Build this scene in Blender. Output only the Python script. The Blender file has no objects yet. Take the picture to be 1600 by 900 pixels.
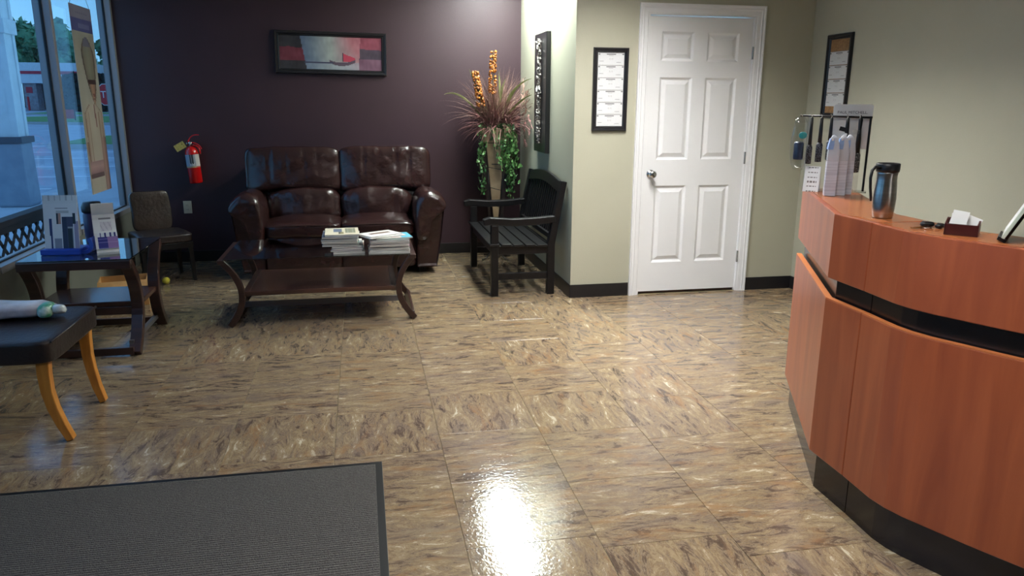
import bpy, bmesh, math, random
from math import sin, cos, pi, radians
from mathutils import Vector, Matrix, noise
D = bpy.data
SC = bpy.context.scene
C = SC.collection
rnd = random.Random(7)

def S(r, g, b):
    f = lambda c: (c/255/12.92) if c/255 <= .04045 else ((c/255+.055)/1.055)**2.4
    return (f(r), f(g), f(b), 1.0)

# ------------------------------------------------------------------ camera
cam_d = D.cameras.new('camera'); cam = D.objects.new('camera', cam_d); C.objects.link(cam)
YAW, PITCH, ROLL = radians(11.218), radians(13.897), radians(-.285)
fwd = Vector((sin(YAW)*cos(PITCH), cos(YAW)*cos(PITCH), -sin(PITCH)))
right = Vector((cos(YAW), -sin(YAW), 0)); down = fwd.cross(right)
r2 = cos(ROLL)*right + sin(ROLL)*down; d2 = -sin(ROLL)*right + cos(ROLL)*down
cam.matrix_world = Matrix(((r2.x, -d2.x, -fwd.x, 0), (r2.y, -d2.y, -fwd.y, 0), (r2.z, -d2.z, -fwd.z, 1.465), (0, 0, 0, 1)))
cam_d.sensor_width = 36; cam_d.lens = 36*1180.4/1600; cam_d.clip_start = .05; cam_d.clip_end = 600
SC.camera = cam

# ------------------------------------------------------------------ world
w = D.worlds.new('World'); SC.world = w; w.use_nodes = True
nt = w.node_tree; nt.nodes.clear()
def N(t, k, **kw):
    n = t.nodes.new(k)
    for a, b in kw.items(): setattr(n, a, b)
    return n
out = N(nt, 'ShaderNodeOutputWorld'); bg = N(nt, 'ShaderNodeBackground')
tc = N(nt, 'ShaderNodeTexCoord'); sep = N(nt, 'ShaderNodeSeparateXYZ'); cr = N(nt, 'ShaderNodeValToRGB')
ns = N(nt, 'ShaderNodeTexNoise'); ns.inputs['Scale'].default_value = 3.5; ns.inputs['Detail'].default_value = 4
mx = N(nt, 'ShaderNodeMix', data_type='RGBA', blend_type='MIX')
nt.links.new(tc.outputs['Generated'], sep.inputs[0]); nt.links.new(sep.outputs[2], cr.inputs[0])
nt.links.new(tc.outputs['Generated'], ns.inputs['Vector'])
e = cr.color_ramp.elements
e[0].position = 0.0; e[0].color = S(140, 206, 242)
e[1].position = 0.5; e[1].color = S(92, 146, 208)
e.new(.12).color = S(112, 186, 242)
rm = N(nt, 'ShaderNodeMapRange'); rm.inputs[1].default_value = .45; rm.inputs[2].default_value = .75
nt.links.new(ns.outputs[0], rm.inputs[0]); nt.links.new(rm.outputs[0], mx.inputs[0])
nt.links.new(cr.outputs[0], mx.inputs[6]); mx.inputs[7].default_value = S(150, 205, 245)
nt.links.new(mx.outputs[2], bg.inputs[0]); bg.inputs[1].default_value = 1.65
nt.links.new(bg.outputs[0], out.inputs[0])

# ------------------------------------------------------------------ exposure
SC.view_settings.view_transform = 'Standard'; SC.view_settings.look = 'None'
SC.view_settings.gamma = 1; SC.view_settings.use_curve_mapping = False
SC.view_settings.exposure = 0.0
LAMP = {'nook': 78.0, 'front': 90.0, 'rear': 42.0}      # radiance of the fluorescent panels
LAMPS = [('nook', 1.25, 6.33, .28, 1.36), ('front', 1.62, 4.15, .5, 1.2), ('rear', .85, 1.4, .5, 1.2)]

# ------------------------------------------------------------------ helpers
def mat(name, col, rough=.5, metal=0, col2=None, scale=5., stretch=(1, 1, 1), bump=0., bscale=None, detail=4, coat=0,
        spec=.5, coords='Object', contrast=(.35, .65), emit=0, alpha=1, distort=0, sheen=0):
    m = D.materials.new(name); m.use_nodes = True; t = m.node_tree; p = t.nodes['Principled BSDF']
    p.inputs['Base Color'].default_value = col; p.inputs['Roughness'].default_value = rough
    p.inputs['Metallic'].default_value = metal; p.inputs['Specular IOR Level'].default_value = spec
    p.inputs['Coat Weight'].default_value = coat; p.inputs['Coat Roughness'].default_value = .1
    if sheen: p.inputs['Sheen Weight'].default_value = sheen
    if emit: p.inputs['Emission Color'].default_value = col; p.inputs['Emission Strength'].default_value = emit
    tcn = N(t, 'ShaderNodeTexCoord'); mp = N(t, 'ShaderNodeMapping'); mp.inputs['Scale'].default_value = stretch
    t.links.new(tcn.outputs[coords], mp.inputs[0])
    n = N(t, 'ShaderNodeTexNoise'); n.inputs['Scale'].default_value = scale; n.inputs['Detail'].default_value = detail
    n.inputs['Distortion'].default_value = distort
    t.links.new(mp.outputs[0], n.inputs['Vector'])
    if col2 is None: col2 = tuple(c*.88 for c in col[:3])+(1,)
    r = N(t, 'ShaderNodeValToRGB'); r.color_ramp.elements[0].position = contrast[0]; r.color_ramp.elements[1].position = contrast[1]
    r.color_ramp.elements[0].color = col; r.color_ramp.elements[1].color = col2
    t.links.new(n.outputs[0], r.inputs[0]); t.links.new(r.outputs[0], p.inputs['Base Color'])
    if bump:
        b = N(t, 'ShaderNodeBump'); b.inputs['Strength'].default_value = bump; b.inputs['Distance'].default_value = .01
        n2 = N(t, 'ShaderNodeTexNoise'); n2.inputs['Scale'].default_value = bscale or scale*6; n2.inputs['Detail'].default_value = 3
        t.links.new(mp.outputs[0], n2.inputs['Vector']); t.links.new(n2.outputs[0], b.inputs['Height']); t.links.new(b.outputs[0], p.inputs['Normal'])
    return m

def glass_mat(name, tint, refl=1.0, rough=.0):
    m = D.materials.new(name); m.use_nodes = True; t = m.node_tree; t.nodes.clear()
    o = N(t, 'ShaderNodeOutputMaterial'); mxs = N(t, 'ShaderNodeMixShader'); tr = N(t, 'ShaderNodeBsdfTransparent'); gl = N(t, 'ShaderNodeBsdfGlossy')
    fr0 = N(t, 'ShaderNodeLayerWeight'); fr1 = N(t, 'ShaderNodeMath', operation='POWER'); fr1.inputs[1].default_value = 4.5
    fr = N(t, 'ShaderNodeMath', operation='MULTIPLY_ADD'); fr.inputs[1].default_value = .95; fr.inputs[2].default_value = .04
    t.links.new(fr0.outputs['Facing'], fr1.inputs[0]); t.links.new(fr1.outputs[0], fr.inputs[0])
    mu = N(t, 'ShaderNodeMath', operation='MULTIPLY'); mu.inputs[1].default_value = refl; mu.use_clamp = True
    tr.inputs[0].default_value = tint; gl.inputs['Roughness'].default_value = rough
    t.links.new(fr.outputs[0], mu.inputs[0]); t.links.new(mu.outputs[0], mxs.inputs[0])
    t.links.new(tr.outputs[0], mxs.inputs[1]); t.links.new(gl.outputs[0], mxs.inputs[2]); t.links.new(mxs.outputs[0], o.inputs[0])
    return m

def attr_mat(name, rough=.6, coat=0):
    m = D.materials.new(name); m.use_nodes = True; t = m.node_tree; p = t.nodes['Principled BSDF']
    a = N(t, 'ShaderNodeAttribute', attribute_name='Col'); t.links.new(a.outputs['Color'], p.inputs['Base Color'])
    p.inputs['Roughness'].default_value = rough; p.inputs['Coat Weight'].default_value = coat
    return m

def W(o):    # world matrix of an unlinked-from-depsgraph object (thing > part only)
    m = Matrix.LocRotScale(o.location, o.rotation_euler, o.scale)
    return W(o.parent) @ m if o.parent else m

def obj(name, bm, m=None, parent=None, smooth=False, bevel=0, subsurf=0, world=False, seg=2):
    """link a bmesh as one object; world=True: the shape is given in world coordinates"""
    if world and parent is not None:
        bmesh.ops.transform(bm, matrix=W(parent).inverted(), verts=bm.verts)
    me = D.meshes.new(name); bmesh.ops.recalc_face_normals(bm, faces=bm.faces); bm.to_mesh(me); bm.free()
    if m: me.materials.append(m)
    if smooth: me.polygons.foreach_set('use_smooth', [True]*len(me.polygons))
    o = D.objects.new(name, me); C.objects.link(o)
    if parent is not None: o.parent = parent
    if bevel:
        b = o.modifiers.new('bevel', 'BEVEL'); b.width = bevel; b.segments = seg; b.limit_method = 'ANGLE'; b.angle_limit = radians(35)
    if subsurf:
        s = o.modifiers.new('subsurf', 'SUBSURF'); s.levels = subsurf; s.render_levels = subsurf
    return o

def tag(o, label=None, cat=None, group=None, kind=None):
    if label: o['label'] = label
    if cat: o['category'] = cat
    if group: o['group'] = group
    if kind: o['kind'] = kind
    return o

def thing(name, label, cat, loc=(0, 0, 0), rotz=0, group=None):
    o = D.objects.new(name, None); C.objects.link(o); o.location = loc; o.rotation_euler = (0, 0, rotz); o.empty_display_size = .1
    return tag(o, label, cat, group)

def struct(name, bm=None, m=None, parent=None, **kw):
    if bm is None:
        o = D.objects.new(name, None); C.objects.link(o)
    else: o = obj(name, bm, m, parent, **kw)
    if parent is None: o['kind'] = 'structure'
    return o

def nb(): return bmesh.new()
def bx(bm, x0, x1, y0, y1, z0, z1, M=None):
    r = bmesh.ops.create_cube(bm, size=1)['verts']
    T = Matrix.Translation(((x0+x1)/2, (y0+y1)/2, (z0+z1)/2)) @ Matrix.Diagonal((abs(x1-x0), abs(y1-y0), abs(z1-z0), 1))
    bmesh.ops.transform(bm, matrix=(M @ T if M else T), verts=r); return bm
def B(*a, M=None): return bx(nb(), *a, M=M)

def prism(bm, poly, z0, z1, M=None):
    a = [bm.verts.new((x, y, z0)) for x, y in poly]; b = [bm.verts.new((x, y, z1)) for x, y in poly]
    n = len(poly); bm.faces.new(a[::-1]); bm.faces.new(b)
    for i in range(n): bm.faces.new((a[i], a[(i+1) % n], b[(i+1) % n], b[i]))
    if M: bmesh.ops.transform(bm, matrix=M, verts=a+b)
    return bm

def ring_loft(bm, rings, cap=True):
    vs = [[bm.verts.new(p) for p in r] for r in rings]; n = len(rings[0])
    for a, b in zip(vs, vs[1:]):
        for i in range(n): bm.faces.new((a[i], a[(i+1) % n], b[(i+1) % n], b[i]))
    if cap: bm.faces.new(vs[0][::-1]); bm.faces.new(vs[-1])
    return bm

def tube(bm, pts, r, seg=8, r1=None):
    pts = [Vector(p) for p in pts]; rings = []; n = len(pts)
    up = None
    for i, p in enumerate(pts):
        t = (pts[min(i+1, n-1)]-pts[max(i-1, 0)]).normalized()
        if up is None: up = t.orthogonal().normalized()
        up = (up - t*up.dot(t)).normalized(); s = t.cross(up)
        rr = r if r1 is None else r+(r1-r)*i/(n-1)
        rings.append([p+rr*(cos(2*pi*k/seg)*up+sin(2*pi*k/seg)*s) for k in range(seg)])
    return ring_loft(bm, rings)

def sweep(bm, pts, side, w_, t_):
    """rectangular bar along pts; t_ along side, w_ across"""
    pts = [Vector(p) for p in pts]; side = Vector(side).normalized(); n = len(pts); rings = []
    for i, p in enumerate(pts):
        t = (pts[min(i+1, n-1)]-pts[max(i-1, 0)]).normalized(); c = t.cross(side).normalized()
        ww = w_[i] if isinstance(w_, (list, tuple)) else w_
        rings.append([p+c*ww/2+side*t_/2, p+c*ww/2-side*t_/2, p-c*ww/2-side*t_/2, p-c*ww/2+side*t_/2])
    return ring_loft(bm, rings)

def lathe(bm, prof, c=(0, 0, 0), seg=24, M=None):
    rings = [[Vector((c[0]+r*cos(2*pi*k/seg), c[1]+r*sin(2*pi*k/seg), c[2]+z)) for k in range(seg)] for r, z in prof]
    if M: rings = [[M @ p for p in r] for r in rings]
    return ring_loft(bm, rings)

def pillow(cx, cy, cz, sx, sy, sz, p=4., cuts=14, fn=None, lump=0., seed=0, M=None):
    """rounded cushion: superellipsoid of full size sx,sy,sz"""
    bm = nb(); bmesh.ops.create_cube(bm, size=2)
    bmesh.ops.subdivide_edges(bm, edges=bm.edges[:], cuts=cuts, use_grid_fill=True)
    for v in bm.verts:
        a = v.co
        k = (abs(a.x)**p+abs(a.y)**p+abs(a.z)**p)**(1/p)
        q = a/k
        P_ = Vector((q.x*sx/2, q.y*sy/2, q.z*sz/2))
        if lump:
            nn = noise.noise_vector(Vector((P_.x*7+seed, P_.y*7, P_.z*7)))*lump; P_ += nn
        if fn: P_ = fn(P_, q)
        v.co = (M @ P_ if M else P_) + Vector((cx, cy, cz))
    return bm

def curve(a, b, bow, n=8):
    """quadratic arc from a to b with control offset bow"""
    a, b, bow = Vector(a), Vector(b), Vector(bow); m = (a+b)/2+bow*2
    return [a*(1-t)**2+m*2*t*(1-t)+b*t*t for t in [i/n for i in range(n+1)]]

def sheet(bm, org, u, v, nu, nv, f, thick=0):
    """flat print: a grid of cells coloured by f(s,t) in sRGB 0-255"""
    org, u, v = Vector(org), Vector(u), Vector(v)
    lay = bm.loops.layers.float_color.get('Col') or bm.loops.layers.float_color.new('Col')
    g = [[bm.verts.new(org+u*(i/nu)+v*(j/nv)) for i in range(nu+1)] for j in range(nv+1)]
    for j in range(nv):
        for i in range(nu):
            fc = bm.faces.new((g[j][i], g[j][i+1], g[j+1][i+1], g[j+1][i]))
            col = S(*f((i+.5)/nu, (j+.5)/nv))
            for l in fc.loops: l[lay] = col
    return bm

def text_mesh(s, size, ext=.0005):
    cu = D.curves.new('lettering', 'FONT'); cu.body = s; cu.size = size; cu.extrude = ext; cu.align_x = 'CENTER'; cu.align_y = 'CENTER'
    o = D.objects.new('lettering', cu); C.objects.link(o)
    me = D.meshes.new_from_object(o, depsgraph=bpy.context.evaluated_depsgraph_get()) if False else None
    bpy.context.view_layer.update()
    me = D.meshes.new_from_object(o.evaluated_get(bpy.context.evaluated_depsgraph_get()))
    D.objects.remove(o); D.curves.remove(cu); return me
def lettering(s, size, m, parent, loc, rot, name='lettering', sx=1):
    me = text_mesh(s, size); me.materials.clear(); me.materials.append(m)
    o = D.objects.new(name, me); C.objects.link(o); o.parent = parent; o.location = loc; o.rotation_euler = rot; o.scale = (sx, 1, 1)
    return o

# ------------------------------------------------------------------ materials
M_plum = mat('plum_wall_paint', S(58, 37, 45), .5, col2=S(55, 35, 42), scale=3, bump=.08, bscale=180)
M_sage = mat('sage_wall_paint', S(176, 174, 154), .5, col2=S(172, 170, 150), scale=2, bump=.08, bscale=180)
M_base = mat('black_vinyl_base', S(30, 29, 31), .35, scale=8)
M_ceil = mat('ceiling_white', S(225, 224, 218), .8, scale=20, bump=.2)
M_white = mat('white_semigloss_paint', S(232, 232, 232), .32, col2=S(228, 228, 228), scale=2)
M_louvre = mat('louvre_grey', S(110, 110, 110), .4)
M_grey_alu = mat('grey_aluminium', S(150, 150, 154), .4, .25, scale=3, stretch=(1, 1, .1))
M_gasket = mat('black_gasket', S(12, 12, 16), .6)
M_glass = glass_mat('window_glass', (.93, .97, 1, 1))
M_tabglass = glass_mat('table_glass', (.72, .80, .78, 1), 1.8)
M_clear = glass_mat('clear_plastic', (.93, .94, .95, 1), 2.2, .08)
M_leather = mat('brown_leather', S(48, 27, 26), .27, col2=S(42, 24, 23), scale=6, bump=.8, bscale=13, coat=.2, detail=5, distort=1)
M_leather2 = mat('dark_brown_leather', S(42, 33, 31), .38, col2=S(33, 26, 25), scale=8, bump=.25, bscale=60)
M_leather3 = mat('brown_leather_painted_sheen', S(66, 57, 51), .25, col2=S(46, 38, 34), scale=6, bump=.3, bscale=40)  # corner chair backrest: its greyish reflection is put into the leather colour
M_espresso = mat('espresso_wood', S(60, 38, 32), .3, col2=S(44, 27, 24), scale=4, stretch=(1, 8, 8), coat=.3)
M_espresso2 = mat('espresso_wood_shelf', S(80, 50, 40), .25, col2=S(58, 36, 30), scale=3, stretch=(1, 9, 4), coat=.3)
M_blackwood = mat('black_painted_wood', S(16, 15, 17), .4, col2=S(11, 11, 12), scale=5, stretch=(8, 1, 8), spec=.35)
M_honey = mat('honey_wood', S(205, 140, 60), .35, col2=S(176, 112, 42), scale=4, stretch=(8, 8, 1))
M_cherry = mat('cherry_laminate', S(168, 88, 52), .32, col2=S(138, 66, 40), scale=2.6, stretch=(5, 5, .55), detail=6, distort=.8, contrast=(.3, .72))
M_cherry_top = mat('cherry_laminate_top', S(172, 102, 60), .25, col2=S(160, 92, 53), scale=3, detail=2, contrast=(.2, .8))
M_cherry_edge = mat('cherry_edge_band', S(190, 112, 62), .35, scale=6)
M_kick = mat('black_laminate', S(34, 29, 28), .22, scale=4)
M_black = mat('black_plastic', S(22, 22, 24), .35, scale=5)
M_frame = mat('black_frame_lacquer', S(34, 33, 36), .3, scale=6)
M_chrome = mat('satin_chrome', S(200, 200, 200), .22, 1, scale=4)
M_steel = mat('brushed_steel', S(190, 188, 184), .28, 1, col2=S(165, 163, 160), scale=6, stretch=(1, 1, 12))
M_greymetal = mat('grey_metal_bar', S(120, 118, 120), .35, .6, scale=4)
M_paper = mat('white_paper', S(236, 236, 232), .6, scale=5)
M_pages = mat('page_edges', S(205, 202, 194), .8, col2=S(160, 157, 150), scale=30, stretch=(.3, .3, 30), contrast=(.4, .6))
M_cork = mat('cork', S(176, 134, 88), .8, col2=S(150, 110, 70), scale=60, bump=.3)
M_print = attr_mat('printed_ink', .45)
M_poster = attr_mat('poster_ink', .3)
M_red = mat('red_enamel', S(205, 24, 22), .25, col2=S(190, 20, 20), coat=.4)
M_tan = mat('tan_stone_glaze', S(172, 150, 120), .45, col2=S(140, 118, 90), scale=6, bump=.15)
M_darkbr = mat('dark_bronze', S(48, 38, 34), .4, col2=S(34, 27, 25), scale=7)
M_iron = mat('black_iron', S(20, 19, 19), .45)
M_grassred = mat('dried_red_grass', S(140, 92, 90), .7, col2=S(88, 54, 48), scale=14)
M_grassgrn = mat('olive_blade', S(128, 132, 80), .6, col2=S(92, 100, 52), scale=9)
M_berry = mat('orange_berry', S(196, 120, 48), .25, col2=S(120, 66, 24), scale=45, contrast=(.42, .58))
M_ivy = mat('ivy_leaf', S(98, 142, 78), .45, col2=S(46, 86, 44), scale=9)
M_stem = mat('plant_stem', S(70, 70, 40), .7)
M_beige = mat('beige_plastic', S(206, 196, 168), .4, scale=4)
M_silver = mat('silver_bark_relief', S(196, 190, 182), .4, .2, col2=S(70, 62, 58), scale=55, contrast=(.42, .58))

# floor tile: streaked slate print, each tile its own offset
def floor_mat():
    m = D.materials.new('slate_vinyl_tile'); m.use_nodes = True; t = m.node_tree; p = t.nodes['Principled BSDF']
    tcn = N(t, 'ShaderNodeTexCoord'); oi = N(t, 'ShaderNodeObjectInfo')
    cmb = N(t, 'ShaderNodeCombineXYZ'); mul = N(t, 'ShaderNodeMath', operation='MULTIPLY'); mul.inputs[1].default_value = 37.
    t.links.new(oi.outputs['Random'], mul.inputs[0]); t.links.new(mul.outputs[0], cmb.inputs[0]); t.links.new(mul.outputs[0], cmb.inputs[2])
    add = N(t, 'ShaderNodeVectorMath', operation='ADD')
    t.links.new(tcn.outputs['Object'], add.inputs[0]); t.links.new(cmb.outputs[0], add.inputs[1])
    mp = N(t, 'ShaderNodeMapping'); mp.inputs['Rotation'].default_value = (0, 0, .25); mp.inputs['Scale'].default_value = (1.3, 4.2, 1)
    t.links.new(add.outputs[0], mp.inputs[0])
    def noi(sc, det, dis, src=mp, rough=.6):
        n = N(t, 'ShaderNodeTexNoise'); n.inputs['Scale'].default_value = sc; n.inputs['Detail'].default_value = det
        n.inputs['Distortion'].default_value = dis; n.inputs['Roughness'].default_value = rough
        t.links.new(src.outputs[0], n.inputs['Vector']); return n
    n1 = noi(4.6, 12, .7, rough=.8)
    r1 = N(t, 'ShaderNodeValToRGB'); E_ = r1.color_ramp.elements
    E_[0].position = .385; E_[0].color = S(82, 68, 57); E_[1].position = .615; E_[1].color = S(184, 173, 150)
    for pos, c in ((.445, (98, 82, 68)), (.475, (142, 126, 104)), (.505, (108, 86, 64)), (.54, (154, 137, 108)), (.575, (124, 102, 76))):
        E_.new(pos).color = S(*c)
    t.links.new(n1.outputs[0], r1.inputs[0])
    # mauve grey veils
    n2 = noi(1.5, 7, .6, rough=.65)
    r2_ = N(t, 'ShaderNodeMapRange'); r2_.inputs[1].default_value = .50; r2_.inputs[2].default_value = .68; r2_.inputs[4].default_value = .55
    t.links.new(n2.outputs[0], r2_.inputs[0])
    mA = N(t, 'ShaderNodeMix', data_type='RGBA'); t.links.new(r2_.outputs[0], mA.inputs[0]); t.links.new(r1.outputs[0], mA.inputs[6]); mA.inputs[7].default_value = S(106, 94, 88)
    # rusty patches
    n3 = noi(2.1, 8, .9, rough=.7)
    r3 = N(t, 'ShaderNodeMapRange'); r3.inputs[1].default_value = .54; r3.inputs[2].default_value = .68; r3.inputs[4].default_value = .65
    t.links.new(n3.outputs[0], r3.inputs[0])
    mB = N(t, 'ShaderNodeMix', data_type='RGBA'); t.links.new(r3.outputs[0], mB.inputs[0]); t.links.new(mA.outputs[2], mB.inputs[6]); mB.inputs[7].default_value = S(138, 104, 68)
    # dark flecks
    n4 = noi(6, 8, .6, rough=.75)
    r4 = N(t, 'ShaderNodeMapRange'); r4.inputs[1].default_value = .61; r4.inputs[2].default_value = .74; r4.inputs[4].default_value = .5
    t.links.new(n4.outputs[0], r4.inputs[0])
    mC = N(t, 'ShaderNodeMix', data_type='RGBA'); t.links.new(r4.outputs[0], mC.inputs[0]); t.links.new(mB.outputs[2], mC.inputs[6]); mC.inputs[7].default_value = S(78, 66, 58)
    n5 = noi(9, 8, .6, rough=.75)
    r5 = N(t, 'ShaderNodeMapRange'); r5.inputs[1].default_value = .63; r5.inputs[2].default_value = .72; r5.inputs[4].default_value = .7
    t.links.new(n5.outputs[0], r5.inputs[0])
    mD = N(t, 'ShaderNodeMix', data_type='RGBA'); t.links.new(r5.outputs[0], mD.inputs[0]); t.links.new(mC.outputs[2], mD.inputs[6]); mD.inputs[7].default_value = S(184, 172, 150)
    t.links.new(mD.outputs[2], p.inputs['Base Color'])
    p.inputs['Roughness'].default_value = .085; p.inputs['Specular IOR Level'].default_value = .62
    b = N(t, 'ShaderNodeBump'); b.inputs['Strength'].default_value = .14; b.inputs['Distance'].default_value = .004
    geo = N(t, 'ShaderNodeNewGeometry'); mp2 = N(t, 'ShaderNodeMapping'); t.links.new(geo.outputs['Position'], mp2.inputs[0])
    nb_ = noi(70, 3, .4, src=mp2, rough=.55); t.links.new(nb_.outputs[0], b.inputs['Height']); t.links.new(b.outputs[0], p.inputs['Normal'])
    return m
M_floor = floor_mat()
M_joint = mat('tile_joint_adhesive', S(196, 180, 140), .6, scale=30)

# ------------------------------------------------------------------ the room
XL, XR, YP, YG, XN, ZC, YB = -2.03, 3.38, 7.335, 5.425, 1.53, 2.6, -3.0
fl = struct('floor', B(XL-.1, XR+.1, YB-.1, YP+.1, -.12, -.004), M_joint)
T_ = .4572; x_lines = [ -2.0035+.0 ]
X0 = -1.0785 - T_*3
off = {-1: .10, 0: .33, 1: .12, 2: .38, 3: .243, 4: .30, 5: .262, 6: .414, 7: .338, 8: .20, 9: .40, 10: .28, 11: .15}
tile_me = {}
def tile_mesh(x0, x1, y0, y1):
    k = (round(x0, 3), round(x1, 3), round(y0, 3), round(y1, 3))
    if k not in tile_me:
        bm = B(x0, x1, y0, y1, -.004, 0); bmesh.ops.bevel(bm, geom=[e_ for e_ in bm.edges if all(v.co.z > -.001 for v in e_.verts)], offset=.0006, segments=1, affect='EDGES')
        me = D.meshes.new('tile'); bm.to_mesh(me); bm.free(); me.materials.append(M_floor); tile_me[k] = me
    return tile_me[k]
rest = nb(); g_ = .0008; ntile = 0
for i in range(0, 13):
    xa = X0 + i*T_; xb = xa+T_
    o_ = off.get(i, .2)
    for j in range(-9, 18):
        ya = o_ + (j-1)*T_; yb = ya+T_
        cxa, cxb = max(xa+g_, XL), min(xb-g_, XR); cya, cyb = max(ya+g_, YB), min(yb-g_, YP)
        if cxb-cxa < .01 or cyb-cya < .01: continue
        if cxa >= XN-.02 and cya >= YG-.02: continue
        if cxa >= XN-.02 and cyb > YG: cyb = YG
        mx_, my_ = (xa+xb)/2, (ya+yb)/2
        if cyb < 1.4 or ntile > 295:
            bx(rest, cxa, cxb, cya, cyb, -.004, 0); continue
        rot = rnd.choice((0, 0, 2, 2, 1, 3))
        full = (cxb-cxa > T_-.01) and (cyb-cya > T_-.01)
        if full: me = tile_mesh(-T_/2+g_, T_/2-g_, -T_/2+g_, T_/2-g_)
        else: rot = 0; me = tile_mesh(cxa-mx_, cxb-mx_, cya-my_, cyb-my_)
        o = D.objects.new('tile', me); C.objects.link(o); o.parent = fl; o.location = (mx_, my_, 0); o.rotation_euler = (0, 0, rot*pi/2)
        ntile += 1
rf = obj('tile_field', rest, M_floor, fl); rf['kind'] = 'stuff'

struct('ceiling', B(XL-.1, XR+.1, YB-.1, YP+.1, ZC, ZC+.1), M_ceil)
struct('wall_back', B(XL-.105, XN, YP, YP+.12, -.004, ZC), M_plum)
struct('wall_nook', B(XN, XN+.12, YG, YP+.12, -.004, ZC), M_sage)
# green wall with the door opening
bm = B(XN+.12, 2.07, YG, YG+.12, -.004, ZC); bx(bm, 2.90, XR+.12, YG, YG+.12, -.004, ZC); bx(bm, 2.07, 2.90, YG, YG+.12, 2.08, ZC)
struct('wall_door', bm, M_sage)
struct('wall_right', B(XR, XR+.12, YB, YG, -.004, ZC), M_sage)
struct('wall_rear', B(XL-.1, XR+.12, YB-.12, YB, -.004, ZC), M_sage)
ZS, ZH = .50, 2.42
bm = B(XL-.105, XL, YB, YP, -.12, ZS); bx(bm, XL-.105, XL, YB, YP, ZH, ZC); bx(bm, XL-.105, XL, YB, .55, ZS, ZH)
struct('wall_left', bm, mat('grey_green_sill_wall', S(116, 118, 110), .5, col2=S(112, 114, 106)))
# baseboards (black vinyl cove)
def base(name, x0, x1, y0, y1): struct(name, B(x0, x1, y0, y1, .0, .102), M_base, bevel=.003)
base('baseboard_back', XL, XN, YP-.008, YP)
base('baseboard_nook', XN-.008, XN, YG-.008, YP-.008)
base('baseboard_door_left', XN, 1.992, YG-.008, YG)
base('baseboard_door_right', 2.978, XR, YG-.008, YG)
base('baseboard_right', XR-.008, XR, YB, YG-.008)

# windows: storefront frames, glass set in the middle of a 13 cm deep frame
MULL = [(7.29, 7.335), (5.925, 5.97), (4.60, 4.645), (3.255, 3.30), (1.91, 1.955), (.55, .595)]
for k in range(5):
    ya, yb = MULL[k+1][1], MULL[k][0]
    wn = struct('window_%d' % (k+1)); wn.location = (XL-.06, (ya+yb)/2, ZS)
    obj('jamb', B(XL-.105, XL+.002, MULL[k][0], MULL[k][1], ZS, ZH), M_grey_alu, wn, world=True, bevel=.002)
    if k == 4: obj('jamb', B(XL-.105, XL+.002, MULL[5][0], MULL[5][1], ZS, ZH), M_grey_alu, wn, world=True, bevel=.002)
    obj('head_rail', B(XL-.105, XL, ya, yb, ZH-.045, ZH), M_grey_alu, wn, world=True, bevel=.002)
    obj('sill_rail', B(XL-.105, XL+.012, ya, yb, ZS, ZS+.04), M_grey_alu, wn, world=True, bevel=.002)
    bm = nb()
    for (a, b, c, d) in ((ya, ya+.008, ZS+.04, ZH-.045), (yb-.008, yb, ZS+.04, ZH-.045), (ya, yb, ZS+.04, ZS+.048), (ya, yb, ZH-.053, ZH-.045)):
        bx(bm, XL-.060, XL-.044, a, b, c, d)
    obj('gasket', bm, M_gasket, wn, world=True)
    obj('pane', B(XL-.055, XL-.049, ya+.004, yb-.004, ZS+.042, ZH-.047), M_glass, wn, world=True)

# door with six raised panels
dr = struct('door_1'); dr.location = (2.485, YG, 0)
def casing(bm, pts, wd=.075):   # moulded profile boards
    pass
DX0, DX1, DZ0, DZ1, DY = 2.078, 2.892, .022, 2.066, YG+.012
cx_ = [DX0, 2.177, 2.430, 2.535, 2.785, DX1]; cz_ = [DZ0, .25, .845, 1.04, 1.64, 1.755, 1.96, DZ1]
bm = nb()
for a in (0, 2, 4): bx(bm, cx_[a], cx_[a+1], DY, DY+.035, DZ0, DZ1)
for a in (1, 3):
    for b in (0, 2, 4, 6): bx(bm, cx_[a], cx_[a+1], DY, DY+.035, cz_[b], cz_[b+1])
bmesh.ops.remove_doubles(bm, verts=bm.verts, dist=.0001)
obj('door_slab', bm, M_white, dr, world=True)
for a in (1, 3):
    for b in (1, 3, 5):
        x0, x1, z0, z1 = cx_[a], cx_[a+1], cz_[b], cz_[b+1]; bm = nb(); rings = []
        for ins, dy in ((0, 0), (.006, .004), (.016, .011), (.024, .011), (.05, .002), (.052, .002)):
            rings.append([(x0+ins, DY+dy, z0+ins), (x1-ins, DY+dy, z0+ins), (x1-ins, DY+dy, z1-ins), (x0+ins, DY+dy, z1-ins)])
        rings.insert(0, [(x0, DY+.03, z0), (x1, DY+.03, z0), (x1, DY+.03, z1), (x0, DY+.03, z1)])
        obj('raised_panel', ring_loft(bm, rings), M_white, dr, world=True)
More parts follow.
